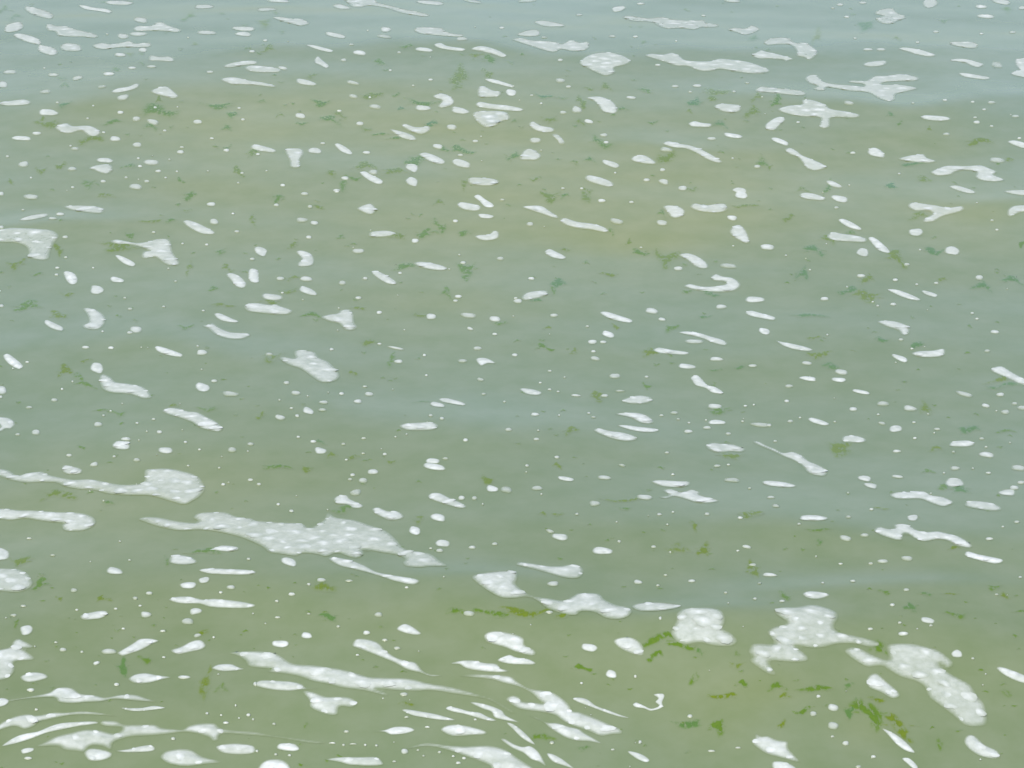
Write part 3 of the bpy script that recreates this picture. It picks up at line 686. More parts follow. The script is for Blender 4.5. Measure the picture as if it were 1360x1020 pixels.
P 250,622 290,600 340,590 390,598 430,625 500,632 560,645 640,630 720,630 780,650 830,668 770,668 680,660 600,655 540,668 460,672 380,678 310,670 280,645 130,655 45,668 40,660 130,645 @humped foam strip with a thread-thin left tail, bottom left
P 640,700 700,702 760,700 820,690 880,702 820,712 740,720 680,716
P -20,800 20,770 80,745 150,732 200,740 280,725 350,725 430,718 520,725 620,745 560,742 460,738 370,742 280,760 210,775 180,800 130,815 80,800 30,810 -20,825
P 10,905 60,865 120,840 200,825 260,800 320,782 400,775 500,772 520,785 420,800 340,815 250,835 170,865 90,890
P 190,908 240,880 300,850 380,830 450,815 530,818 600,835 640,820 640,805 560,800 530,785 545,768 620,770 660,788 740,788 820,788 860,805 920,812 970,815 1000,795 1060,782 1140,782 1170,805 1230,818 1360,828 1440,845 1560,860 1700,880 1720,890 1640,888 1500,865 1400,852 1300,845 1200,838 1165,850 1160,872 1130,878 1110,860 1060,842 980,830 900,840 800,850 700,855 640,870 600,890 590,925 540,905 480,905 450,935 400,932 340,925 300,905 @curling streaked foam swirl in the bottom left corner
P 445,940 480,915 560,925 598,945 580,970 520,985 470,980
P 610,930 680,920 740,905 800,898 825,915 810,932 740,938 660,938
145 928 76 28 -12
P 850,960 880,930 960,918 1020,925 1080,960 1180,988 1100,1000 1000,1012 920,1005 870,985 @whale-shaped foam patch with a tail to the right, bottom left
P 1145,910 1180,895 1260,890 1340,900 1360,925 1340,945 1260,950 1180,940
920 866 24 14 0;1200 782 30 12 0;1320 740 22 14 0;150 970 40 14 0;435 405 18 10 0;1355 575 20 20 0;193 712 18 10 0;1100 732 16 10 0;1175 742 14 8 0;655 282 20 8 0;1345 764 14 10 0;1252 690 10 10 0
T 340 765 4
P -145,410 -80,400 0,398 90,405 140,430 200,465 300,472 400,485 500,505 600,535 700,540 820,545 920,570 1020,585 1120,610 1200,635 1260,655 1370,720 1350,725 1240,660 1140,640 1040,625 940,610 840,612 740,608 640,600 700,625 690,638 620,620 540,605 460,595 380,575 300,560 230,535 150,520 60,510 80,495 0,488 -40,480 -60,450 -100,425 @long stretched foam streak running down right, bottom middle
347 22 44 18 0;190 98 34 16 0;494 27 40 10 0;110 135 20 10 0;280 46 20 10 0;650 206 40 22 0;588 303 36 20 0;270 317 62 34 5;128 361 92 40 3;684 342 30 12 0;750 385 34 14 0;280 203 20 8 0;115 222 30 8 0;437 270 20 10 0;1130 200 54 26 0;800 63 20 8 0
P 745,282 780,255 820,262 880,305 850,315 790,305
P 510,370 530,335 590,335 650,355 690,395 740,430 800,450 850,460 885,500 920,520 990,530 930,535 870,515 800,498 740,465 670,435 600,408 540,385 @slanted foam drumstick above the long stretched streak, bottom middle
P -10,580 20,555 100,555 200,562 250,578 270,595 345,597 250,605 160,612 60,602
P 245,612 300,615 370,640 430,640 500,645 542,675 510,698 445,695 435,735 390,740 330,722 285,695 280,660 @boot-shaped foam patch under the long stretched streak
95 788 20 10 0;480 828 28 12 0;790 933 36 26 0;1075 995 26 12 0;1105 970 20 12 0;640 903 16 10 0;580 900 14 10 0;785 630 40 18 0;515 895 40 6 0;405 890 36 6 0
P 775,715 800,708 880,720 960,735 1060,765 1000,768 920,758 830,742
800 752 24 10 0
P 620,828 680,818 740,800 810,802 845,820 800,838 720,845 680,830
P 980,815 1010,795 1070,788 1140,800 1210,820 1225,840 1150,848 1050,852 1000,835 @spindle-shaped foam patch at bottom middle
170 910 124 44 3
P 15,1010 50,980 100,972 150,980 180,1010 175,1040 20,1040
P 370,975 450,962 550,962 640,962 670,985 672,1005 600,1010 500,1005 440,990
105 950 18 10 0;178 955 18 10 0;465 900 16 10 0;860 928 16 8 0;890 958 14 8 0;975 938 18 10 0;1048 960 16 8 0;735 988 20 8 0;5 932 16 12 0;910 805 26 8 0;1165 765 16 8 0;540 422 20 8 0
T 540 830 6.1818
P 635,80 700,50 800,55 920,85 970,120 975,165 1050,205 1062,240 1020,255 900,225 800,185 690,155 645,130 @two-step foam patch above the forked fan
P 745,285 840,245 900,265 1000,280 1060,310 1040,328 930,328 860,325 780,310
P 355,320 430,295 540,290 640,310 740,320 780,360 850,378 760,392 640,385 530,370 470,350 430,325
P 320,690 350,668 430,685 520,710 600,720 660,750 740,785 680,792 580,765 480,735 380,715
P 520,640 570,635 680,660 780,700 820,745 900,785 930,805 860,795 780,780 720,760 690,715 620,690
T 640 855 6.1818
P -200,265 -90,250 30,250 150,255 240,270 300,315 390,365 480,380 560,390 640,430 710,490 745,550 800,560 870,585 960,620 1060,665 1140,700 1150,740 1080,745 980,760 900,730 820,700 720,665 650,625 600,590 500,565 380,550 290,530 200,470 200,445 250,425 310,440 340,475 420,480 500,490 460,460 400,405 300,355 180,325 80,295 -60,280 @forked foam fan sweeping down right, bottom middle
P 395,595 450,605 530,645 620,650 720,680 800,700 850,735 920,775 1000,825 960,820 880,805 780,800 690,775 620,735 550,690 500,645
P 200,650 260,660 340,720 400,780 440,830 390,815 320,770 260,710
P 155,790 190,780 260,820 330,845 400,840 460,880 500,940 530,1010 470,975 400,950 340,900 250,860
P 530,905 580,905 650,940 720,990 760,1030 660,1000 580,970
P -650,870 -500,820 -420,815 -300,830 -150,840 0,835 100,840 200,870 290,930 350,970 410,1010 430,1050 300,1060 100,1040 60,1000 -40,960 -150,920 -300,870 -420,845 -520,850 @wide foam sheet cut by the bottom edge, tapering to the left
575 815 40 22 0;1298 808 26 20 0;818 327 24 14 0
T 680 765 4
P -215,5 -180,-10 -110,-22 -20,-28 25,-25 30,15 20,40 45,65 95,100 140,112 200,120 270,130 310,115 350,92 430,90 470,100 500,130 560,155 610,165 638,185 620,215 570,230 500,225 440,195 370,188 345,208 300,208 240,192 180,168 130,130 80,112 0,120 -60,115 -120,85 -190,35 @chained foam raft with a triangular left end, below centre
218 42 58 24 0;670 33 44 20 8;955 28 38 14 0;775 52 20 8 0;787 226 16 16 0;1135 90 18 8 0;1290 122 20 10 0;1315 40 20 8 0
P 635,165 660,148 720,140 800,142 880,152 898,162 860,175 780,186 680,186
P 845,290 870,235 870,205 900,178 960,168 1060,170 1120,190 1135,240 1120,280 1160,300 1198,340 1180,368 1130,375 1060,370 1000,355 920,365 870,345 845,310 @plump cushion-like foam block, lower right
412 381 92 42 10
P 538,345 570,328 630,325 680,350 700,385 700,420 660,422 600,400 555,372
528 522 64 44 12;198 194 36 14 0
P 640,685 660,672 700,688 740,705 780,690 760,670 775,650 750,630 800,625 812,640 800,670 800,700 740,718 700,705 660,700 @thin J-shaped foam curl, lower right
P 320,652 350,645 400,655 450,690 520,715 570,735 628,755 580,752 500,728 420,698 350,672
945 746 28 16 0;680 885 18 14 0;1060 932 40 10 0;1200 915 30 8 0;535 925 20 8 0;655 535 16 14 0
P 612,935 640,932 700,952 733,980 710,992 660,972
T 1020 765 4
P 182,95 220,80 300,88 328,105 270,124 210,118
P 35,185 80,165 150,165 230,152 300,165 360,190 375,220 355,260 365,290 430,310 500,325 570,345 605,370 540,378 460,362 370,362 300,380 220,382 150,372 205,420 212,450 150,460 80,455 10,455 40,510 35,530 0,520 -50,490 -100,450 -80,430 -105,405 -90,365 -50,358 30,360 15,330 -5,300 20,275 90,255 95,240 50,210 @lobed cauliflower-like foam raft, lower right
P 405,395 435,378 490,385 560,420 632,445 638,420 628,370 670,358 760,358 850,378 905,395 950,425 985,460 970,490 930,478 915,470 950,505 1020,545 1080,580 1110,630 1150,680 1165,730 1160,790 1100,802 1040,790 980,740 900,680 850,640 830,590 780,560 700,535 640,500 600,478 530,485 470,455 420,420 @thick slanted foam raft like a foot, lower right
P 518,560 540,525 580,518 630,560 690,610 702,640 660,652 600,620 540,595
P 972,410 1000,390 1030,405 1030,432 985,432
P 1212,490 1240,482 1310,505 1390,540 1390,575 1320,560 1250,525
P 1040,875 1060,845 1100,850 1150,895 1220,930 1232,965 1190,972 1120,955 1060,915
P 605,810 660,830 720,870 770,920 780,942 730,930 680,895 640,850
P -75,830 -40,850 0,850 50,870 105,880 110,915 140,950 170,990 110,978 50,962 -10,945 -70,905 -92,875 -70,860 @ragged leaf-shaped foam patch, bottom right
P 20,990 80,985 140,1010 150,1040 40,1040
P 710,970 750,968 795,1010 790,1040 740,1000
735 75 30 14 0;660 155 26 14 0;450 28 30 10 0;75 135 30 10 0;850 237 76 34 12;865 265 20 10 0;718 308 52 20 0;543 283 28 12 0;700 250 20 10 0;345 700 52 36 15;345 796 52 38 15;240 733 34 24 0;268 641 22 14 0;412 890 34 22 0;343 855 20 10 0;1088 440 18 10 0;560 962 26 14 0;1215 100 20 8 0;290 38 16 8 0;1340 8 20 8 0;480 1015 30 14 0"""
ALGAE = """T 0 0
20 50 40 20 0 1;80 90 60 20 0 1;1000 90 60 20 -15 1;1035 235 30 16 0 1;345 455 40 22 0 1;330 415 40 10 0 1;840 595 150 45 -12 2;845 530 30 20 0 2;595 650 90 14 -3 1;255 655 110 28 0 2;225 635 30 18 0 1;1155 560 130 22 5 2;1235 605 50 28 0 2;1205 683 60 20 0 1;1210 782 40 14 0 1;1145 778 30 14 0 1;480 742 110 30 0 2;215 903 60 24 0 1;325 880 50 24 0 2;465 970 70 34 -10 1;55 968 40 18 0 1;685 885 70 16 0 1;960 958 40 16 0 1;1265 913 50 30 10 2;1345 812 60 30 0 2;340 553 60 20 0 1;800 675 60 30 0 1;690 285 40 14 0 1;620 370 40 18 0 1;910 675 20 12 0 1
T 340 0
45 120 70 30 0 1;65 260 70 24 0 1;800 245 60 16 0 1;655 335 60 22 0 1;1075 425 90 80 10 2;1240 315 60 30 0 2;1230 388 60 24 0 1;610 505 100 26 0 2;345 543 90 22 0 2;885 545 130 22 0 2;400 640 110 24 20 2;125 612 40 16 0 1;240 655 50 14 0 1;450 612 60 20 0 1;585 685 50 18 15 1;930 660 60 26 0 2;580 885 110 30 8 2;740 910 120 22 10 2;850 845 100 40 -15 2;1095 798 100 26 0 2;1000 793 60 18 0 1;405 918 50 30 0 1;465 980 40 60 0 1;520 945 70 16 0 1;1110 968 40 40 0 1;1345 832 50 24 0 1;295 400 50 16 0 1;30 538 30 12 0 1;770 578 40 16 0 1;745 503 40 14 0 1;1165 288 80 14 8 1;660 715 80 10 0 1;750 735 100 12 0 1
T 680 0
200 632 80 24 8 1;370 545 50 36 0 2;470 755 90 36 0 1;365 650 40 18 0 1;5 830 60 34 0 1;825 835 90 40 15 2;1085 485 120 26 12 2;1065 525 50 22 0 2;970 545 70 30 0 2;945 590 30 18 0 1;1275 600 70 40 -5 2;1300 518 50 30 0 1;500 465 70 22 0 1;410 472 50 10 0 1;710 480 80 14 0 1;165 508 90 14 12 1;265 520 40 10 0 1;1280 205 60 20 0 1;750 650 50 14 0 1;415 850 60 20 0 1;335 862 40 20 0 1;125 948 60 16 0 1;400 1010 60 20 0 1;955 1002 60 20 0 1;1330 870 80 30 15 1;1110 665 80 24 0 1;585 580 50 14 0 1
T 1020 0
520 135 90 34 12 2;45 540 60 40 0 2;260 195 50 50 0 1;1125 755 110 24 0 2;650 610 40 16 0 1;700 655 30 14 0 1;830 955 80 26 0 1;655 992 60 20 0 2;320 1000 50 40 0 1;185 1010 60 20 0 1;765 870 90 16 0 1;1270 45 60 20 0 1;1280 850 40 18 0 1;855 685 30 14 0 1;935 110 40 12 0 1;10 885 30 14 0 1
T 0 255
640 285 190 36 8 2;690 228 40 24 0 2;310 300 40 40 0 2;85 380 80 28 0 2;150 607 130 30 0 2;305 655 80 30 0 2;355 540 60 18 10 1;345 955 80 34 0 2;425 995 90 22 25 1;800 153 100 14 -5 1;905 150 60 14 0 1;1175 315 60 18 0 1;1210 405 50 26 10 2;1005 405 40 40 0 1;985 715 70 16 0 1;1180 602 90 16 0 1;1130 518 60 18 0 1;1010 18 70 28 0 2;560 20 80 20 0 1;995 98 40 12 0 1;1345 150 40 40 0 1;455 895 50 12 0 1;200 437 60 10 0 1
T 340 255
115 35 60 30 0 2;755 235 80 20 0 2;890 222 80 28 0 2;955 213 40 10 0 1;1105 222 60 22 0 2;790 400 120 22 2 2;1120 410 90 50 0 2;200 455 60 20 0 1;175 527 70 16 0 1;300 655 90 20 0 2;600 802 80 20 0 2;870 655 60 14 0 1;545 618 80 12 0 1;85 875 100 26 0 1;720 890 50 40 0 1;980 180 60 40 0 1;970 58 50 20 0 1;195 280 60 18 -10 1;450 240 40 18 0 1;330 80 70 12 0 1;1015 540 60 36 0 1;1295 695 60 14 0 1;515 960 40 20 0 1;80 585 100 18 0 1
T 680 255
200 20 90 34 0 2;280 20 40 20 0 1;390 30 50 50 0 1;820 345 110 50 12 2;680 322 70 20 0 2;620 265 34 20 0 1;530 212 30 30 0 1;245 490 80 30 -8 2;220 515 30 30 0 1;515 435 70 16 0 2;170 825 70 24 0 2;130 575 60 14 0 1;845 720 70 28 15 1;935 525 70 16 0 1;1050 540 80 20 0 1;1025 662 60 12 0 1;740 855 100 30 15 1;285 305 40 16 0 1;395 375 30 14 0 1;800 115 40 24 0 1;1235 72 110 14 0 1;330 850 40 20 0 1;190 722 40 12 0 1;1090 945 50 10 0 1;1210 932 50 12 0 1;550 715 40 16 0 1
T 1020 255
110 138 50 24 -15 1;250 310 90 28 12 2;185 440 60 40 10 2;685 355 90 40 35 2;525 465 60 36 0 2;425 525 80 24 0 2;525 555 120 46 0 2;880 312 80 26 0 2;1140 505 90 30 8 2;1300 470 90 24 10 2;1350 270 40 24 0 2;790 808 80 20 0 2;605 785 60 20 0 2;270 862 110 24 0 2;335 930 80 24 10 1;225 657 150 14 3 1;240 775 60 14 0 1;325 252 70 30 0 1;800 130 90 30 0 1;430 220 80 14 0 1;925 465 40 16 0 1;1230 1000 120 24 0 1
T 0 510
325 590 130 36 -8 2;110 935 100 30 0 2;630 155 60 20 0 1;1100 130 90 18 0 1;925 115 50 14 0 1;435 335 40 14 0 1;1100 890 170 18 -5 2;885 935 30 34 0 1;540 140 80 8 0 1;575 632 50 20 0 1;460 5 90 16 5 1
T 340 510
345 310 50 16 10 1;515 388 60 16 10 1;105 440 110 18 5 2;268 450 50 24 0 2;400 380 60 20 0 1;720 415 40 16 0 1;1225 510 60 30 0 2;25 165 50 20 0 1;865 715 50 30 0 1;470 660 100 30 0 1;890 95 80 6 0 1
T 680 510
450 65 60 34 0 2;315 250 70 24 0 2;1100 135 100 28 0 2;1165 378 110 22 0 2;1265 690 110 26 0 2;1280 985 60 60 0 2;1020 885 70 44 0 2;715 10 40 20 0 2;165 690 40 14 0 1;245 690 50 14 0 1;880 880 100 40 0 1;590 615 150 14 0 1;245 435 40 20 0 1;965 750 40 30 0 1;600 660 50 14 0 1
T 1020 510
385 335 120 50 20 2;1070 243 90 28 0 2;960 540 100 26 0 1;1020 560 80 30 0 2;835 130 60 50 0 1;270 775 90 12 0 1;275 835 30 20 0 1;890 345 60 20 0 1;850 465 60 14 0 1;1260 8 140 20 0 1;1260 250 80 14 0 1;600 660 70 10 0 1;990 870 60 14 0 1
T 0 765
215 45 90 26 -18 2;550 122 60 22 0 2;650 480 60 50 -20 2;1090 570 70 80 0 1;1175 600 60 30 0 1;770 440 60 30 0 1;315 118 30 16 0 1;85 250 30 24 0 1;1080 295 60 16 0 1
T 340 765
385 217 80 22 0 2;1060 190 80 26 0 2;1250 193 170 24 0 2;360 58 120 40 0 1;800 680 60 20 0 1;265 788 24 20 0 1
T 680 765
60 190 170 36 0 2;270 210 80 20 0 1;770 340 160 36 -8 2;900 370 130 22 0 2;1000 400 30 30 0 1;760 425 70 30 0 2;370 490 80 22 0 2;1190 470 70 20 0 1;1195 415 30 16 0 1;1220 573 60 22 0 2;1120 637 120 22 0 2;935 782 130 30 0 2;1090 810 80 50 25 2;380 915 60 20 0 1;965 555 50 40 0 1;160 860 100 30 0 1
T 1020 765
540 725 150 80 10 2;690 800 180 40 30 2;440 705 60 50 0 2;580 655 70 20 0 2;250 602 150 24 0 2;185 718 70 24 0 2;85 640 60 20 0 2;45 590 70 30 0 2;755 170 70 26 0 2;840 95 60 14 0 1;970 95 60 8 0 1;620 85 60 14 0 1;1200 60 60 18 0 1;1260 105 60 20 0 1;1005 205 90 24 0 1;1265 620 60 22 0 1;1340 190 60 10 0 1;590 390 90 50 0 2;75 790 50 26 0 1;910 885 40 40 0 1;430 580 50 20 0 1;90 105 60 26 0 1"""


def smooth_closed(p, n=4):
    """closed Catmull-Rom through the points"""
    p = np.asarray(p, float)
    p0, p1, p2, p3 = np.roll(p, 1, 0), p, np.roll(p, -1, 0), np.roll(p, -2, 0)
    out = []
    for t in np.linspace(0, 1, n, endpoint=False):
        out.append(0.5 * (2 * p1 + (p2 - p0) * t + (2 * p0 - 5 * p1 + 4 * p2 - p3) * t * t + (3 * p1 - p0 - 3 * p2 + p3) * t ** 3))
    return np.stack(out, 1).reshape(-1, 2)


def ellipse(cx, cy, L, W, ang, rough, n=14, taper=0.0):
    a = np.linspace(0, 2 * np.pi, n, endpoint=False)
    ph = rng.random(3) * 6.28
    r = 1 + rough * (0.6 * np.sin(2 * a + ph[0]) + 0.8 * np.sin(3 * a + ph[1]) + 0.4 * np.sin(5 * a + ph[2]))
    e = 0.82                               # a little squarer than an ellipse, as worn foam is
    x = np.sign(np.cos(a)) * np.abs(np.cos(a)) ** e * L / 2 * r
    y = np.sign(np.sin(a)) * np.abs(np.sin(a)) ** e * W / 2 * r * (1 + taper * np.cos(a))
    c, s = math.cos(math.radians(ang)), math.sin(math.radians(ang))
    return np.stack([cx + x * c - y * s, cy + x * s + y * c], 1)


def area_of(p):
    x, y = p[:, 0], p[:, 1]
    return 0.5 * abs(np.sum(x * np.roll(y, -1) - np.roll(x, -1) * y))


patches = []                                # dicts: poly (photo px), ref (phrase or None)
ox = oy = 0.0
sc = 4.0
for line in FOAM.strip().splitlines():
    if line.startswith('T'):
        _, ox, oy, sc = line.split()
        ox, oy, sc = float(ox), float(oy), float(sc)
    elif line.startswith('P'):
        body, _, ref = line[1:].partition('@')
        p = np.array([[float(c) for c in q.split(',')] for q in body.split()])
        p = p / sc + (ox, oy)
        patches.append(dict(poly=smooth_closed(p), ref=ref.strip() or None))
    else:
        for q in line.split(';'):
            cx, cy, L, W, a = [float(c) for c in q.split()]
            big = L * W > 1200
            if a == 0 and big:
                a = random.uniform(-2, 5)
            p = ellipse(cx / sc + ox, cy / sc + oy, L / sc, W / sc, a, 0.06 if big else 0.03, taper=random.uniform(-.22, .22))
            patches.append(dict(poly=smooth_closed(p, 3), ref=None))
for d in patches:
    p = d['poly']
    q = np.clip(p, (0, 0), (1360, 1020))
    d['area'] = area_of(q)
    d['c'] = np.array([(q[:, 0].min() + q[:, 0].max()) / 2, (q[:, 1].min() + q[:, 1].max()) / 2])
patches = [d for d in patches if d['area'] > 1]
order = sorted(range(len(patches)), key=lambda i: (patches[i]['ref'] is None, -patches[i]['area']))
singles = [patches[i] for i in order[:300]]
flecks = [patches[i] for i in order[300:]]


# ------------------------------------------------------------------ a floating sheet of any outline, with real thickness
def seg_dist(P, poly):
    """signed distance to a closed outline (inside positive) and the nearest point on it"""
    A = poly
    AB = np.roll(poly, -1, 0) - A
    L2 = np.maximum((AB ** 2).sum(1), 1e-14)
    D, N = np.empty(len(P)), np.empty_like(P)
    for s in range(0, len(P), 4000):
        p = P[s:s + 4000]
        rx, ry = p[:, 0:1] - A[None, :, 0], p[:, 1:2] - A[None, :, 1]
        k = np.clip((rx * AB[:, 0] + ry * AB[:, 1]) / L2, 0, 1)
        ex, ey = rx - k * AB[:, 0], ry - k * AB[:, 1]
        d2 = ex * ex + ey * ey
        j = d2.argmin(1)
        i = np.arange(len(p))
        d = np.sqrt(d2[i, j])
        N[s:s + 4000] = A[j] + k[i, j][:, None] * AB[j]
        cond = (ry <= 0) != (ry - AB[:, 1] <= 0)
        with np.errstate(divide='ignore', invalid='ignore'):
            hit = cond & (rx < ry / AB[:, 1] * AB[:, 0])
        inside = hit.sum(1) % 2 == 1
        D[s:s + 4000] = np.where(inside, d, -d)
    return D, N


def sheet(poly_px, cell_lo, cell_hi, div, fade, dome, top, lump, z0, edge_noise=0.0, min_t=0.0, soft=0.55):
    """vertices (world), quads, thickness 0..1 of a sheet floating on the swell"""
    wx, wy = on_water(poly_px[:, 0], poly_px[:, 1])
    poly = np.stack([wx, wy], 1)
    ar = area_of(poly)
    per = np.hypot(*(np.roll(poly, -1, 0) - poly).T).sum()
    width = 2 * ar / max(per, 1e-6)
    c = min(max(width / div, cell_lo), cell_hi)
    lo, hi = poly.min(0) - c, poly.max(0) + c
    xs, ys = np.arange(lo[0], hi[0] + c, c), np.arange(lo[1], hi[1] + c, c)
    GX, GY = np.meshgrid(xs, ys)
    P = np.stack([GX.ravel(), GY.ravel()], 1)
    d, near = seg_dist(P, poly)
    n, m = GX.shape
    ids = np.arange(n * m).reshape(n, m)
    Q = np.stack([ids[:-1, :-1], ids[:-1, 1:], ids[1:, 1:], ids[1:, :-1]], -1).reshape(-1, 4)
    keep = (d[Q] > 0).any(1)
    Q = Q[keep]
    if len(Q) == 0:
        return None
    out = d < 0
    P[out] = near[out]
    used = np.unique(Q)
    remap = np.full(n * m, -1)
    remap[used] = np.arange(len(used))
    P, d = P[used], np.maximum(d[used], 0)
    mx = max(d.max(), 1e-5)
    f = min(fade, soft * mx)
    t = np.clip(d / f, 0, 1)
    t = t * t * (3 - 2 * t)
    if edge_noise:
        t = t * np.clip(1 - edge_noise + 2 * edge_noise * vnoise(P[:, 0] * 55 + 7, P[:, 1] * 30 + 3), 0, 1)
    R = min(dome, mx)
    q = np.clip(d / R, 0, 1)
    prof = q * q * (3 - 2 * q)
    hgt = top * min(1.0, mx / dome + 0.25) * prof
    if lump:
        hgt = hgt * (1 - lump + 2 * lump * (0.6 * vnoise(P[:, 0] * 34, P[:, 1] * 26) + 0.4 * vnoise(P[:, 0] * 80 + 5, P[:, 1] * 60)))
    z = swell(P[:, 0], P[:, 1]) + z0 + hgt
    return np.stack([P[:, 0], P[:, 1], z], 1), remap[Q], np.maximum(t, min_t), poly, mx


def link(name, me, m, parent=None, loc=None):
    me.materials.append(m) if not me.materials else None
    o = bpy.data.objects.new(name, me)
    COL.objects.link(o)
    if parent is not None:
        o.parent = parent
    if loc is not None:
        o.location = loc
    return o


def foam_sheet(poly, big):
    r = sheet(poly, 0.0030, 0.0085 if not big else 0.010, 6.0, fade=0.017, dome=0.030, top=0.0032, lump=0.16, z0=0.0006, soft=0.40)
    if r is None:
        return None
    V, Q, t, pl, mx = r
    film = 0.90 - 0.34 * min(max((mx - 0.02) / 0.05, 0), 1)      # wide rafts have drained to a thinner film
    film *= rng.uniform(0.86, 1.04)
    patchy = 0.86 + 0.28 * vnoise(V[:, 0] * 16 + 3, V[:, 1] * 12)
    if poly[:, 1].mean() > 850 and poly[:, 0].mean() < 860:            # nearest wave: the froth is drawn out into streaks
        streak = vnoise(V[:, 0] * 7 + 1, V[:, 1] * 55 + 12 * V[:, 0])
        patchy = patchy * (0.72 + 0.50 * streak)
    return V, Q, np.clip(t * film * patchy, 0, 1), pl, mx


def solid(res):
    V, Q, t, poly, mx = res
    o = V.mean(0)
    me = mesh_np('foam', V - o, Q)
    set_attr(me, 'thick', t)
    set_attr(me, 'silt_tone', silt_tone_at(V[:, 0], V[:, 1]))
    return me, o


# small low dome of piled bubbles, shared by all the bubble clusters on the rafts
def dome_mesh(seed, rim):
    r = np.random.default_rng(seed)
    V, T, F = [(0, 0, 1.0)], [1.0], []
    rings, seg = 3, 10
    ph = r.random(3) * 6.28
    for k in range(1, rings + 1):
        for j in range(seg):
            a = 2 * math.pi * j / seg
            w = 1 + 0.16 * math.sin(2 * a + ph[0]) + 0.12 * math.sin(3 * a + ph[1])
            q = k / rings
            V.append((q * w * math.cos(a), q * w * math.sin(a), math.cos(q * math.pi / 2) ** 0.8))
            T.append(rim + (1.0 - rim) * (1 - q * q * (3 - 2 * q)))
    for j in range(seg):
        F.append((0, 1 + j, 1 + (j + 1) % seg, 1 + (j + 1) % seg))
    tris = [(0, 1 + j, 1 + (j + 1) % seg) for j in range(seg)]
    quads = []
    for k in range(rings - 1):
        for j in range(seg):
            a, b = 1 + k * seg + j, 1 + k * seg + (j + 1) % seg
            quads.append((a, a + seg, b + seg, b))
    me = bpy.data.meshes.new('bubble_cluster')
    me.from_pydata(V, [], tris + quads)
    me.polygons.foreach_set('use_smooth', np.full(len(me.polygons), True))
    set_attr(me, 'thick', T)
    me.materials.append(M_FOAM)
    return me


DOMES = [[dome_mesh(s, rim) for s in range(4)] for rim in (0.52, 0.68, 0.84)]

# ------------------------------------------------------------------ labels: each one points at one thing
CUTS = [', ', ' in the ', ' near the ', ' near ', ' at the ', ' at bottom', ' at lower', ' with ', ' left of ', ' right of ', ' above ', ' below ', ' under ', ' cut by ',
        ' running ', ' sweeping ', ' ending ', ' trailing ', ' just ', ' like ']


def short(ref):
    s = ref
    for c in CUTS:
        s = s.split(c)[0]
    return s


ORD = ['nearest', 'second nearest', 'third nearest', 'fourth nearest', 'fifth nearest', 'sixth nearest', 'seventh nearest',
       'eighth nearest', 'ninth nearest', 'tenth nearest'] + ['%dth nearest' % k for k in range(11, 60)]
DIRS = ['right of', 'lower right of', 'below', 'lower left of', 'left of', 'upper left of', 'above', 'upper right of']


def sector(dv):
    return int(round(math.degrees(math.atan2(dv[1], dv[0])) / 45.0)) % 8


def looks(d):
    p = d['poly']
    q = p - p.mean(0)
    w, vec = np.linalg.eigh(np.cov(q.T))
    asp = math.sqrt(w[1] / max(w[0], 1e-9))
    ax = vec[:, 1] if vec[0, 1] >= 0 else -vec[:, 1]
    ang = math.degrees(math.atan2(ax[1], ax[0]))
    size = 'tiny' if d['area'] < 70 else 'small' if d['area'] < 190 else 'medium' if d['area'] < 420 else 'large'
    if asp < 1.6:
        shape = 'roundish'
    elif asp < 2.8:
        shape = 'oval'
    else:
        shape = 'long'
    tilt = '' if asp < 1.6 or abs(ang) < 7 else ('tilted ' if ang > 0 else 'up-tilted ')
    return size, tilt, shape


marks = [d for d in singles if d['ref']]
shorts = [short(d['ref']) for d in marks]
assert len(set(shorts)) == len(shorts), sorted(s for s in shorts if shorts.count(s) > 1)
for d, s in zip(marks, shorts):
    d['short'] = s
MC = np.array([d['c'] for d in marks])


def relate(things, what):
    C = np.array([d['c'] for d in things])
    for i, d in enumerate(things):
        if d.get('ref'):
            continue
        dist = np.hypot(*((MC - d['c']) * (1, 1.3)).T)
        k = int(np.argmin(dist))
        s = sector(d['c'] - MC[k])
        all_d = [np.hypot(*((c - MC[k]) * (1, 1.3))) for j, c in enumerate(C) if things[j] is not marks[k] and sector(c - MC[k]) == s]
        rank = sorted(all_d).index(np.hypot(*((d['c'] - MC[k]) * (1, 1.3))))
        d['label'] = '%s, %s %s the %s' % (what(d), ORD[rank], DIRS[s], marks[k]['short'])


relate(singles, lambda d: '%s %s%s foam patch' % looks(d))
for d in marks:
    d['label'] = 'white ' + d['ref'] if not d['ref'].startswith(('broadest', 'level', 'left-hand')) else d['ref']

# ------------------------------------------------------------------ foam patches, one object each
def empty(name, loc):
    e = bpy.data.objects.new(name, None)
    e.empty_display_size = 0.02
    COL.objects.link(e)
    e.location = loc
    return e


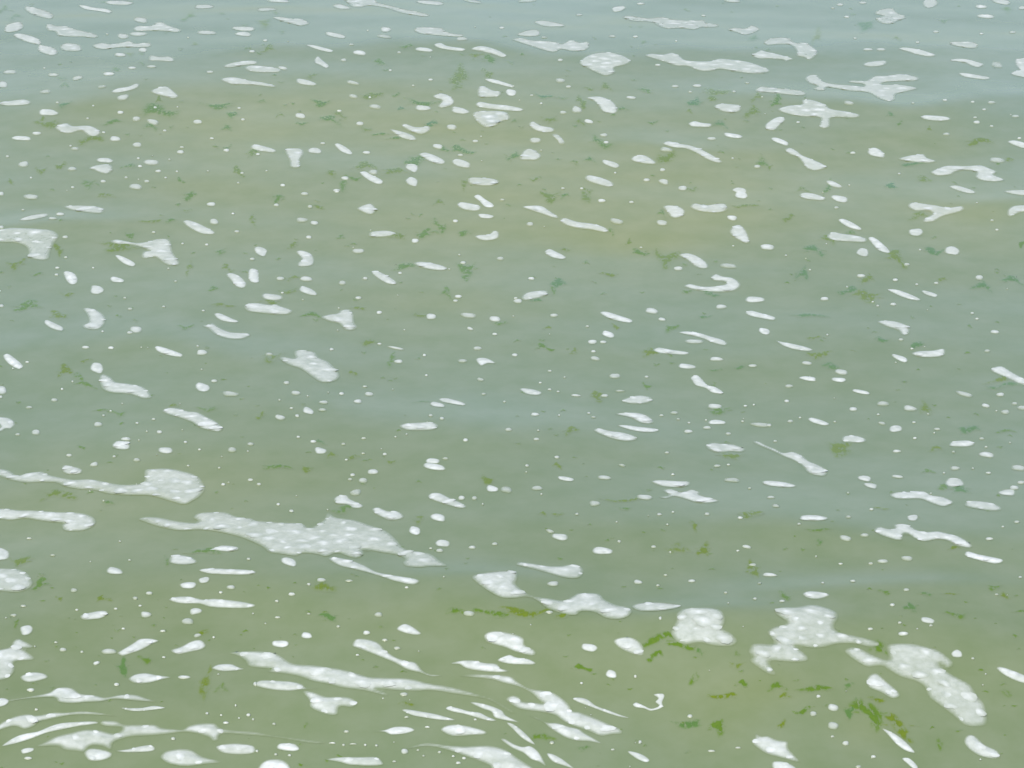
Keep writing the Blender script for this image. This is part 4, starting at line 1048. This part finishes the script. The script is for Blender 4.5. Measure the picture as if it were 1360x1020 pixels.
for d in singles:
    big = d['area'] > 900
    res = foam_sheet(d['poly'], big)
    if res is None:
        continue
    me, o = solid(res)
    V, Q, t, poly, mx = res
    pts, room = [], []
    lvl = 0 if mx > 0.055 else 1 if mx > 0.035 else 2
    if d['area'] > 230:                    # wide enough to show the separate piles of bubbles on its film
        step = 0.042 if d['c'][1] > 500 else 0.070
        lo, hi = poly.min(0), poly.max(0)
        cand = lo + rng.random((700, 2)) * (hi - lo)
        dd, _n = seg_dist(cand, poly)
        for p, q in zip(cand, dd):
            if q > min(0.012, 0.5 * mx) and all(np.hypot(p[0] - w[0], p[1] - w[1]) > step for w in pts):
                pts.append(p)
                room.append(q)
                if len(pts) > 44:
                    break
    if pts:
        ob = empty('foam_patch', o)
        link('film', me, M_FOAM, parent=ob)
        for p, q in zip(pts, room):
            k = np.argmin(np.hypot(V[:, 0] - p[0], V[:, 1] - p[1]))
            b = link('bubble_cluster', DOMES[lvl][rng.integers(4)], M_FOAM, parent=ob, loc=(p[0] - o[0], p[1] - o[1], V[k, 2] - o[2] - 0.0004))
            r = min(rng.uniform(0.30, 0.72) * step, 0.72 * q)
            b.scale = (r * rng.uniform(0.9, 1.4), r, rng.uniform(0.0008, 0.0016))
            sx = float(swell(p[0] + 0.01, p[1]) - swell(p[0] - 0.01, p[1])) / 0.02
            sy = float(swell(p[0], p[1] + 0.01) - swell(p[0], p[1] - 0.01)) / 0.02
            b.rotation_euler = (math.atan(sy), -math.atan(sx), rng.uniform(-0.4, 0.4))   # lies along the slope of the water
    else:
        ob = link('foam_patch', me, M_FOAM, loc=o)
    ob['label'] = d['label']
    ob['category'] = 'foam'
    ob['group'] = 'foam patches floating on the water'

# ------------------------------------------------------------------ the countless small flecks of foam
extra = []
for _ in range(420):                       # the same litter of flecks goes on beyond the picture's edges
    u, v = rng.uniform(-420, 1780), rng.uniform(-90, 1250)
    if -12 < u < 1372 and -12 < v < 1032:
        continue
    L = 4 + 22 * rng.random() ** 2.5
    extra.append(smooth_closed(ellipse(u, v, L, L * rng.uniform(.3, .5), rng.uniform(-5, 18), 0.06), 2))
for _ in range(200):                       # single bubbles
    u, v = rng.uniform(0, 1360), 1020 * rng.random() ** 0.9
    if vnoise(np.array(u / 140), np.array(v / 70)) < 0.45:
        continue
    L = rng.uniform(1.6, 3.2)
    extra.append(ellipse(u, v, L, L * 0.5, 0, 0.03, n=8))


def bundle(name, polys, m, rings, thick, top, z0):
    """many small sheets as one mesh: each outline filled with a few rings towards its middle"""
    cnt = np.array([len(p) for p in polys])
    allp = np.concatenate(polys)
    wx, wy = on_water(allp[:, 0], allp[:, 1])
    W = np.stack([wx, wy], 1)
    V, F, T, H, n, s = [], [], [], [], 0, 0
    for c in cnt:
        w = W[s:s + c]
        s += c
        g = w.mean(0)
        kf = rng.uniform(0.5, 1.0)
        for q in rings:
            V.append(g + (w - g) * q)
        V.append(g[None])
        for q, tk in zip(rings, thick):
            T.append(np.full(c, tk * kf))
            H.append(np.full(c, top * math.sqrt(max(1 - q * q, 0))))
        T.append([kf]); H.append([top])
        j = np.arange(c)
        k = (j + 1) % c
        for r in range(len(rings) - 1):
            a, b = n + r * c, n + (r + 1) * c
            F.append(np.stack([a + j, a + k, b + k, b + j], 1))
        a, mid = n + (len(rings) - 1) * c, n + len(rings) * c
        F.append(np.stack([a + j, a + k, np.full(c, mid), np.full(c, -1)], 1))
        n = mid + 1
    V, F, T, H = np.concatenate(V), np.concatenate(F), np.concatenate(T), np.concatenate(H)
    co = np.stack([V[:, 0], V[:, 1], swell(V[:, 0], V[:, 1]) + z0 + H], 1)
    me = bpy.data.meshes.new(name)
    me.from_pydata(co.tolist(), [], [[i for i in f if i >= 0] for f in F.tolist()])
    me.polygons.foreach_set('use_smooth', np.full(len(me.polygons), True))
    set_attr(me, 'thick', T)
    set_attr(me, 'silt_tone', silt_tone_at(V[:, 0], V[:, 1]))
    o = link(name, me, m)
    o['kind'] = 'stuff'
    return o


fl = bundle('foam_flecks', [d['poly'] for d in flecks] + extra, M_FOAM, (1.08, 0.8, 0.45), (0.08, 0.62, 0.88), 0.003, 0.0006)
fl['label'] = 'tiny white foam flecks and bubbles scattered over the water'
fl['category'] = 'foam'

# ------------------------------------------------------------------ algae
def ragged(cx, cy, L, W, ang, r):
    n = 22
    a = np.linspace(0, 2 * np.pi, n, endpoint=False)
    k = 1 + 0.15 * np.sin(2 * a + r.random() * 6.28) + 0.15 * np.sin(3 * a + r.random() * 6.28) + 0.10 * np.sin(5 * a + r.random() * 6.28) + r.normal(0, 0.06, n)
    k = np.clip(k, 0.6, 1.45)
    x, y = np.cos(a) * L / 2 * k, np.sin(a) * W / 2 * k
    y = y + W * 0.25 * np.sin(x / max(L, 1) * 5 + r.random() * 6.28)
    c, s = math.cos(math.radians(ang)), math.sin(math.radians(ang))
    return np.stack([cx + x * c - y * s, cy + x * s + y * c], 1)


def wisp(x0, y0, ang, length, w, r):
    """a thin curved strand"""
    n = 6
    t = np.linspace(0, 1, n)
    bend = r.uniform(-0.5, 0.5)
    px = x0 + length * t * math.cos(ang) - bend * length * t * t * math.sin(ang) * 0.5
    py = y0 + (length * t * math.sin(ang) + bend * length * t * t * math.cos(ang)) * 0.45
    ww = w * (1 - 0.7 * t) * (1 + 0.3 * r.random(n))
    return np.concatenate([np.stack([px, py - ww], 1), np.stack([px, py + ww], 1)[::-1]])


def algae_sheet(p, fade=0.12, min_t=0.0, k=1.0):
    r = sheet(p, 0.004, 0.014, 5.0, fade=fade, dome=0.05, top=0.0009, lump=0.0, z0=0.0003, edge_noise=0.5, min_t=min_t, soft=0.9)
    if r is None:
        return None
    return (r[0], r[1], r[2] * k, r[3], r[4])


clumps = []
ox = oy = 0.0
for line in ALGAE.strip().splitlines():
    if line.startswith('T'):
        ox, oy = [float(c) for c in line.split()[1:3]]
    else:
        for q in line.split(';'):
            cx, cy, L, W, a, s = [float(c) for c in q.split()]
            clumps.append(dict(c=np.array([cx / 4 + ox, cy / 4 + oy]), L=L / 4, W=W / 4, a=a, s=int(s), area=L * W / 16))
clumps = sorted(clumps, key=lambda d: -d['area'] * d['s'])
for d in clumps:
    r = np.random.default_rng(int(d['c'][0] * 31 + d['c'][1] * 17))
    d['poly'] = smooth_closed(ragged(*d['c'], d['L'] * 1.35, d['W'] * 1.7, d['a'], r), 3)
    d['rs'] = r
    d['tone'] = 2 if (d['c'][0] > 900 and r.random() < .28) or r.random() < .07 else (1 if r.random() < .45 else 0)
TONE = ['yellow-green', 'green', 'blue-green']
alone, rest = clumps[:298], clumps[298:]
relate(alone, lambda d: '%s %s algae %s' % ('faint' if d['s'] == 1 else 'dense', TONE[d['tone']], 'strip' if d['L'] > 3.2 * d['W'] else 'clump'))
for d in alone:
    r = d['rs']
    k = 2.6 if d['s'] == 2 else 1.6
    res = algae_sheet(d['poly'], k=k)
    if res is None:
        continue
    V, Q, t, poly, mx = res
    o = V.mean(0)
    me = mesh_np('algae', V - o, Q)
    set_attr(me, 'thick', t)
    set_attr(me, 'silt_tone', silt_tone_at(V[:, 0], V[:, 1]))
    strands = []
    if d['L'] > 14 and d['s'] == 2:
        for _ in range(int(r.integers(1, 4))):
            a0 = r.uniform(-0.4, 0.4) + (0 if r.random() < .5 else math.pi)
            st = d['c'] + np.array([math.cos(a0) * d['L'] * 0.3, math.sin(a0) * d['W'] * 0.5])
            p = smooth_closed(wisp(st[0], st[1], a0, d['L'] * r.uniform(.3, .5), max(1.0, d['W'] * 0.16), r), 2)
            rs = algae_sheet(p, fade=0.03, k=0.8)
            if rs is not None:
                m2 = mesh_np('strand', rs[0] - o + np.array([0, 0, 0.0002]), rs[1])
                set_attr(m2, 'thick', rs[2])
                set_attr(m2, 'silt_tone', silt_tone_at(rs[0][:, 0], rs[0][:, 1]))
                strands.append(m2)
    if strands:
        ob = empty('algae_clump', o)
        link('mat', me, M_ALGAE[d['tone']], parent=ob)
        for m2 in strands:
            link('strand', m2, M_ALGAE[d['tone']], parent=ob)
    else:
        ob = link('algae_clump', me, M_ALGAE[d['tone']], loc=o)
    ob['label'] = d['label']
    ob['category'] = 'algae'
    ob['group'] = 'algae clumps drifting at the surface'

specks = [d['poly'] for d in rest]
for _ in range(1500):
    u, v = rng.uniform(-300, 1660), rng.uniform(-80, 1150)
    if vnoise(np.array(u / 90 + 9), np.array(v / 45)) < 0.42:
        continue
    L = rng.uniform(3, 9)
    specks.append(ragged(u, v, L, L * rng.uniform(.25, .5), rng.uniform(-8, 12), rng))
sp = bundle('algae_specks', specks, M_ALGAE[1], (1.1, 0.7, 0.35), (0.0, 0.7, 1.3), 0.0005, 0.0003)
sp['label'] = 'fine green algae specks scattered through the water surface'
sp['category'] = 'algae'
